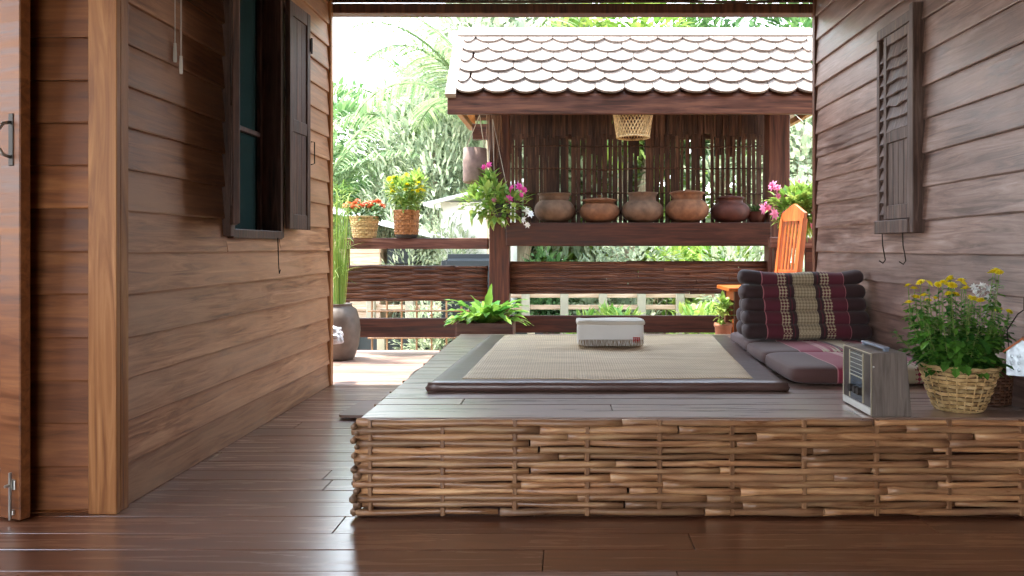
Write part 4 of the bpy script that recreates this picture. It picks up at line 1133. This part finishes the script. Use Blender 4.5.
# ---- little side table, its potted plant and the high-backed chair
tb = thing('side_table', 'small wooden side table behind the wedge cushion', 'table', (1.72, 6.62, 0.001))
bm = NB(); bbox(bm, -.34, .3, -.25, .25, .725, .757, .004); link('table_top', bm, M_orange, tb)
bm = NB(); bbox(bm, -.27, .23, -.2, .2, .64, .724, .003); link('apron', bm, M_orange, tb)
for sx_ in (-.28, .23):
    for sy_ in (-.21, .17): bm = NB(); bbox(bm, sx_, sx_ + .045, sy_, sy_ + .045, 0, .724, .003); link('leg', bm, M_trim, tb)
bm = NB(); bbox(bm, -.23, .22, .185, .2, .2, .64, .003); link('back_panel', bm, M_trim, tb)
fp = Vector(((726 - CX) * 6.45 / F - .03, 6.42, .0015))
pp = thing('terracotta_planter', 'tall terracotta pot with small leafy plant between platform and side table', 'potted plant', fp)
bm = NB(); lathe(bm, [(.05, 0), (.055, .2), (.07, .42), (.078, .43), (.078, .455), (.066, .455), (.064, .43), (.001, .43)], 24); link('pot', bm, M_terra, pp, smooth=True)
lv = NB(); foliage_blob(lv, [((0, 0, .52), (.06, .06, .07)), ((0, 0, .6), (.05, .05, .06))], 60, .075, .05, r4); link('foliage', lv, M_l_bright, pp, recalc=False)

ch = thing('high_back_chair', 'orange wooden chair with tall slatted back beyond the wedge cushion', 'chair', (1.90, 6.75, .0015), R(-68))
# local: back at y=0 leaning back, seat towards -y; width along x
def lean(z): return .055 + (z - .45) * .13 if z > .45 else .055
bh = 1.47; hw = .14
for sx_ in (-1, 1):
    bm = NB(); plank(bm, (sx_ * hw, lean(.45), .45), (sx_ * hw, lean(bh - .12), bh - .12), .032, .055, up=(0, 1, 0)); link('back_post', bm, M_orange, ch)
bm = NB()
prism(bm, [(-hw - .016, 0), (hw + .016, 0), (hw + .016, .07), (.03, .14), (0, .155), (-.03, .14), (-hw - .016, .07)], (1, 0, 0), (0, .13, 1), (0, 1, 0), (0, lean(bh - .14) - .02, bh - .14), .035)
link('crest_rail', bm, M_orange, ch)
bm = NB(); plank(bm, (-hw, lean(.86), .86), (hw, lean(.86), .86), .03, .07, up=(0, 0, 1)); link('back_rail', bm, M_orange, ch)
bm = NB(); plank(bm, (-hw, lean(.52), .52), (hw, lean(.52), .52), .03, .06, up=(0, 0, 1)); link('back_rail', bm, M_orange, ch)
for i in range(5):
    x = -hw + (i + 1) * 2 * hw / 6; bm = NB(); plank(bm, (x, lean(.86), .86), (x, lean(bh - .13), bh - .13), .02, .014, up=(0, 1, 0)); link('slat', bm, M_orange, ch)
bm = NB(); bbox(bm, -.2, .2, -.36, .05, .42, .455, .01, 2); link('seat', bm, M_orange, ch)
for sx_ in (-.165, .165):
    for sy_ in (-.33, .03): bm = NB(); plank(bm, (sx_, sy_, 0), (sx_, sy_ , .42), .04, .04, up=(0, 1, 0)); link('leg', bm, M_orange, ch)

# ---------------------------------------------------------------- garden
GZ_ = -1.0
bm = NB()
N = 40
vs = [[bm.verts.new((-60 + 120 * i / N, -50 + 120 * j / N, GZ_ + .12 * noise.noise(Vector((i * .5, j * .5, 0))) - .06)) for i in range(N + 1)] for j in range(N + 1)]
for j in range(N):
    for i in range(N): bm.faces.new((vs[j][i], vs[j][i + 1], vs[j + 1][i + 1], vs[j + 1][i]))
gnd = link('ground', bm, M_ground, smooth=True); gnd['kind'] = 'structure'
# stilt posts and fence behind
def garden_wall():
    f = thing('garden_fence', 'pale garden fence of concrete posts and brown boards behind the terrace railing', 'fence', (0, 12.2, GZ_ - .05))
    for i in range(13):
        x = -4.4 + i * .62; bm = NB(); bbox(bm, x, x + .13, -.06, .06, 0, 1.52, .008); link('fence_post', bm, M_concr, f)
    for z in (1.14, 1.33):
        bm = NB(); bbox(bm, -4.4, 3.2, .065, .10, z, z + .075, .005); link('fence_board', bm, M_beige, f)
    bm = NB(); bbox(bm, -4.4, 3.2, .065, .12, .2, .75, .005); link('fence_panel', bm, M_raild, f)
garden_wall()
# bamboo trellis in the left bay
tr = thing('bamboo_trellis', 'pale bamboo lattice trellis seen through the lower left railing gap', 'trellis', at(372, 335, 10.2) * 1.0)
tr.location.z = GZ_ - .02
bm = NB()
for i in range(9): tube(bm, [(i * .2, 0, 0), (i * .2, 0, 1.52)], .014, 6)
for z in (.9, 1.08, 1.26, 1.44): tube(bm, [(-.05, -.02, z), (1.7, -.02, z + .01)], .013, 6)
link('lattice', bm, M_stake, tr)

# neighbour house on the left with pale metal roof
hs = thing('neighbour_house', 'pale boarded house with white metal roof beyond the left railing', 'house', (-3.95, 14.0, GZ_ + .2))
bm = NB(); siding(bm, (-2.2, -1.0), (1, 0), (0, -1), 3.0, 0, 2.0, .2, 0); siding(bm, (.8, -1.0), (0, 1), (1, 0), 2.4, 0, 2.0, .2, 0)
link('wall', bm, M_beige, hs)
bm = NB(); box(bm, -2.15, .76, -.96, 1.35, 0, 2.0); link('core', bm, M_beige, hs)
bm = NB(); plank(bm, (-2.6, .2, 3.15), (1.75, .2, 2.08), 3.2, .05, up=(0, 0, 1))
link('roof', bm, M_whroof, hs)
bm = NB(); bbox(bm, .9, 1.4, -.9, -.4, 1.6, 1.95, .02); link('dark_box', bm, M_dark, hs)
h2 = thing('white_outbuilding', 'small white outbuilding behind the hanging flowers', 'building', at(470, 250, 13.0)); h2.location.z = GZ_ - .05
bm = NB(); box(bm, -.45, .75, -.3, .9, 0, 2.9); link('wall', bm, M_pale, h2)
bm = NB(); plank(bm, (-.7, .3, 2.85), (.95, .3, 3.25), 1.7, .05); link('roof', bm, M_whroof, h2)
dt = thing('dark_tarpaulin', 'dark draped tarpaulin shelter beyond the left post', 'tarpaulin', at(480, 255, 10.5)); dt.location.z = GZ_ - .03
bm = NB(); box(bm, -.55, .25, 0, .6, 0, 2.03); bmesh.ops.bevel(bm, geom=list(bm.edges), offset=.09, segments=3, affect='EDGES'); link('sheet', bm, M_dark, dt)

sk = thing('low_fence', 'dark low fence with pale uprights below the left railing', 'fence', (0, 10.9, GZ_ - .03))
bm = NB(); bbox(bm, -4.2, -.3, .03, .07, 0, 1.0, .005); link('fence_panel', bm, M_dark, sk)
for i in range(9):
    x = -4.0 + i * .44 + rnd.uniform(-.06, .06); bm = NB(); bbox(bm, x, x + .11, -.03, .03, 0, 1.03, .006); link('fence_post', bm, M_concr, sk)
# plant builders ------------------------------------------------------
def crown_mesh(name, seed, n, L, w, mat, lobes, shape=0, up=.2, seg=2, droop=.4):
    r = random.Random(seed); bm = NB(); foliage_blob(bm, lobes, n, L, w, r, up=up, shape=shape, seg=seg)
    me = bpy.data.meshes.new(name); bm.to_mesh(me); bm.free(); me.materials.append(mat); return me
def lobes(seed, k, R0, rad, zc):
    r = random.Random(seed); out = []
    for i in range(k):
        d = rdir(r); out.append(((d.x * R0[0], d.y * R0[1], zc + d.z * R0[2]), (rad * r.uniform(.7, 1.2),) * 3))
    return out
BUSH = [crown_mesh('bush_foliage', 11, 3600, .13, .05, M_l_mid, lobes(11, 12, (.6, .5, .55), .42, .8)),
        crown_mesh('bush_foliage', 12, 3600, .12, .05, M_l_pale, lobes(12, 12, (.6, .5, .6), .42, .85)),
        crown_mesh('bush_foliage', 13, 2400, .18, .075, M_l_bright, lobes(13, 10, (.6, .5, .5), .42, .75)),
        crown_mesh('bush_foliage', 14, 5200, .09, .03, M_l_pale, lobes(14, 12, (.6, .5, .6), .42, .85))]
TREE = [crown_mesh('tree_foliage', 21, 6500, .26, .11, M_l_mid, lobes(21, 20, (1.8, 1.4, 1.5), .9, 0)),
        crown_mesh('tree_foliage', 22, 6500, .24, .10, M_l_pale, lobes(22, 20, (1.8, 1.4, 1.6), .9, 0)),
        crown_mesh('tree_foliage', 23, 6500, .26, .12, M_l_bright, lobes(23, 18, (1.8, 1.4, 1.5), .9, 0))]
def stems_mesh(seed, h, spread, k, r0):
    r = random.Random(seed); bm = NB()
    for i in range(k):
        a = r.uniform(0, 6.28); q = Vector((math.cos(a), math.sin(a), 0)) * spread * r.uniform(.3, 1)
        tube(bm, [(0, 0, 0), q * .3 + Vector((0, 0, h * .4)), q * .7 + Vector((0, 0, h * .75)), q + Vector((0, 0, h))], [r0, r0 * .8, r0 * .5, r0 * .25], 6)
    me = bpy.data.meshes.new('stems'); bm.to_mesh(me); bm.free(); me.materials.append(M_trunk); return me
S_bush = stems_mesh(1, 1.0, .6, 9, .025); S_tree = stems_mesh(2, 4.0, 1.4, 5, .13)
def inst(name, me, parent, loc=(0, 0, 0), sc=(1, 1, 1)):
    o = bpy.data.objects.new(name, me); COL.objects.link(o); o.parent = parent; o.location = loc; o.scale = sc; return o
def bush(x, Y, s, kind, label, sz=1):
    t = thing('garden_bush', label, 'bush', (x, Y, GZ_ - .03), rnd.uniform(0, 6), 'bushes in the garden')
    inst('foliage', BUSH[kind], t, (0, 0, 0), (s, s, s * sz)); inst('stems', S_bush, t, (0, 0, 0), (s, s, s * sz)); return t
def tree(x, Y, s, h, kind, label):
    t = thing('garden_tree', label, 'tree', (x, Y, GZ_ - .05), rnd.uniform(0, 6), 'trees behind the garden')
    inst('foliage', TREE[kind], t, (0, 0, h), (s, s, s)); inst('trunk', S_tree, t, (0, 0, 0), (s, s, (h) / 4.0)); return t
# low shrubs seen through the railings
bush(-1.6, 10.9, .95, 1, 'pale shrub behind the left bamboo band'); bush(-4.6, 12.0, .9, 3, 'feathery pale shrub beside the boarded house')
bush(.6, 11.0, .8, 2, 'bright broad-leaved shrub behind the middle of the shelter'); bush(1.75, 13.4, 1.25, 1, 'pale shrub seen between pot shelf and right post')
bush(2.15, 10.8, .85, 2, 'bright shrub low behind the right shelter post'); bush(-.3, 13.2, 1.0, 0, 'mid green shrub behind the left shelter post')
bush(3.3, 11.5, 1.5, 1, 'tall pale shrub beyond the right wall corner', 1.2); bush(1.1, 13.6, 1.5, 1, 'pale shrub above the garden fence, centre')
bush(-.9, 13.9, 1.4, 0, 'green shrub above the garden fence, left of centre'); bush(2.6, 13.8, 1.5, 2, 'yellowish shrub above the garden fence at the right')
bush(-1.9, 12.9, 1.25, 3, 'large feathery shrub left of the shelter post', 1.2); bush(-3.2, 16.0, 2.0, 1, 'large pale bush behind the white metal roof', 1.4)
bush(-5.3, 17.5, 2.2, 0, 'dark green bush at the far left behind the house', 1.4); bush(-2.4, 15.2, 1.9, 3, 'bright yellowish bush below the arching palm fronds', 1.5)
for i, (x, Y, s, h, k, lb) in enumerate(((-1.2, 17, 1.25, 5.2, 1, 'pale-leaved tree just left of the shelter roof'), (1.2, 17.5, 1.1, 6.2, 2, 'yellow-green tree above the middle of the shelter roof'),
        (4.2, 18, 1.2, 6.0, 0, 'dark green tree above the right end of the shelter roof'), (-3.2, 21, 1.2, 4.7, 1, 'pale tree under the open patch of sky'),
        (4.4, 14.5, 1.0, 2.9, 1, 'pale tree filling the gap beside the right wall'), (-7.0, 23, 1.4, 3.8, 0, 'green tree at the far left horizon'),
        (.4, 20, 1.6, 3.0, 1, 'wide pale tree behind the bamboo screen'), (3.0, 21, 1.6, 3.2, 2, 'wide bright tree behind the right half of the screen'), (-3.4, 24, 1.9, 3.2, 0, 'broad green tree far behind the palms'))):
    tree(x, Y, s, h, k, lb)
# palms
def frond_mesh(seed, L, arch, leaflet, nl, el, mat=None):
    r = random.Random(seed); bm = NB(); pts = []; pos = Vector((0, 0, 0)); e = el; N = 16
    for i in range(N + 1):
        pts.append(pos.copy()); pos += Vector((math.cos(e), 0, math.sin(e))) * L / N; e -= arch / N * (.5 + i / N)
    tube(bm, pts, [.035 * (1 - .8 * i / N) + .004 for i in range(N + 1)], 6)
    for k in range(nl):
        t = .12 + .88 * k / nl; q = t * N; j = min(int(q), N - 1); p = pts[j].lerp(pts[j + 1], q - j); d = (pts[j + 1] - pts[j]).normalized()
        for sg in (1, -1):
            ll = leaflet * math.sin(PI * (.15 + .8 * t)) * r.uniform(.85, 1.1)
            dd = d * .65 + Vector((0, sg, 0)) * .8 + Vector((0, 0, r.uniform(-.35, .1)))
            leaf(bm, p, dd, (0, 0, 1), ll, .05, .75, seg=4, shape=1)
    me = bpy.data.meshes.new('frond'); bm.to_mesh(me); bm.free(); me.materials.append(mat or M_l_palm); return me
FR = [frond_mesh(1, 3.6, 1.7, .75, 62, 1.0), frond_mesh(2, 3.2, 2.2, .7, 56, 1.1), frond_mesh(3, 3.4, 1.3, .7, 58, .9)]
def palm(x, Y, h, s, label, n=13, az0=0.0):
    t = thing('palm_tree', label, 'palm tree', (x, Y, GZ_ - .05), az0, 'palm trees')
    bm = NB(); tube(bm, [(0, 0, 0), (.06, 0, h * .35), (.02, 0, h * .7), (0, 0, h + .1)], [.17, .13, .12, .11], 12); link('trunk', bm, M_trunk, t, smooth=True)
    for k in range(n):
        o = bpy.data.objects.new('frond', FR[k % 3]); COL.objects.link(o); o.parent = t; o.location = (0, 0, h); o.scale = (s,) * 3
        o.rotation_euler = (rnd.uniform(-.2, .2), rnd.uniform(-.5, .35), k * 2.399 + rnd.uniform(-.2, .2))
    return t
palm(-4.9, 15.5, 3.2, .85, 'young palm with upright fronds at the far left', 15)
palm(-1.15, 12.2, 3.9, .92, 'nearest palm, its long arching fronds drooping beside the shelter roof', 13, .5)
palm(-3.2, 18.5, 4.6, 1.0, 'taller palm behind, below the patch of sky', 13, 1.1)
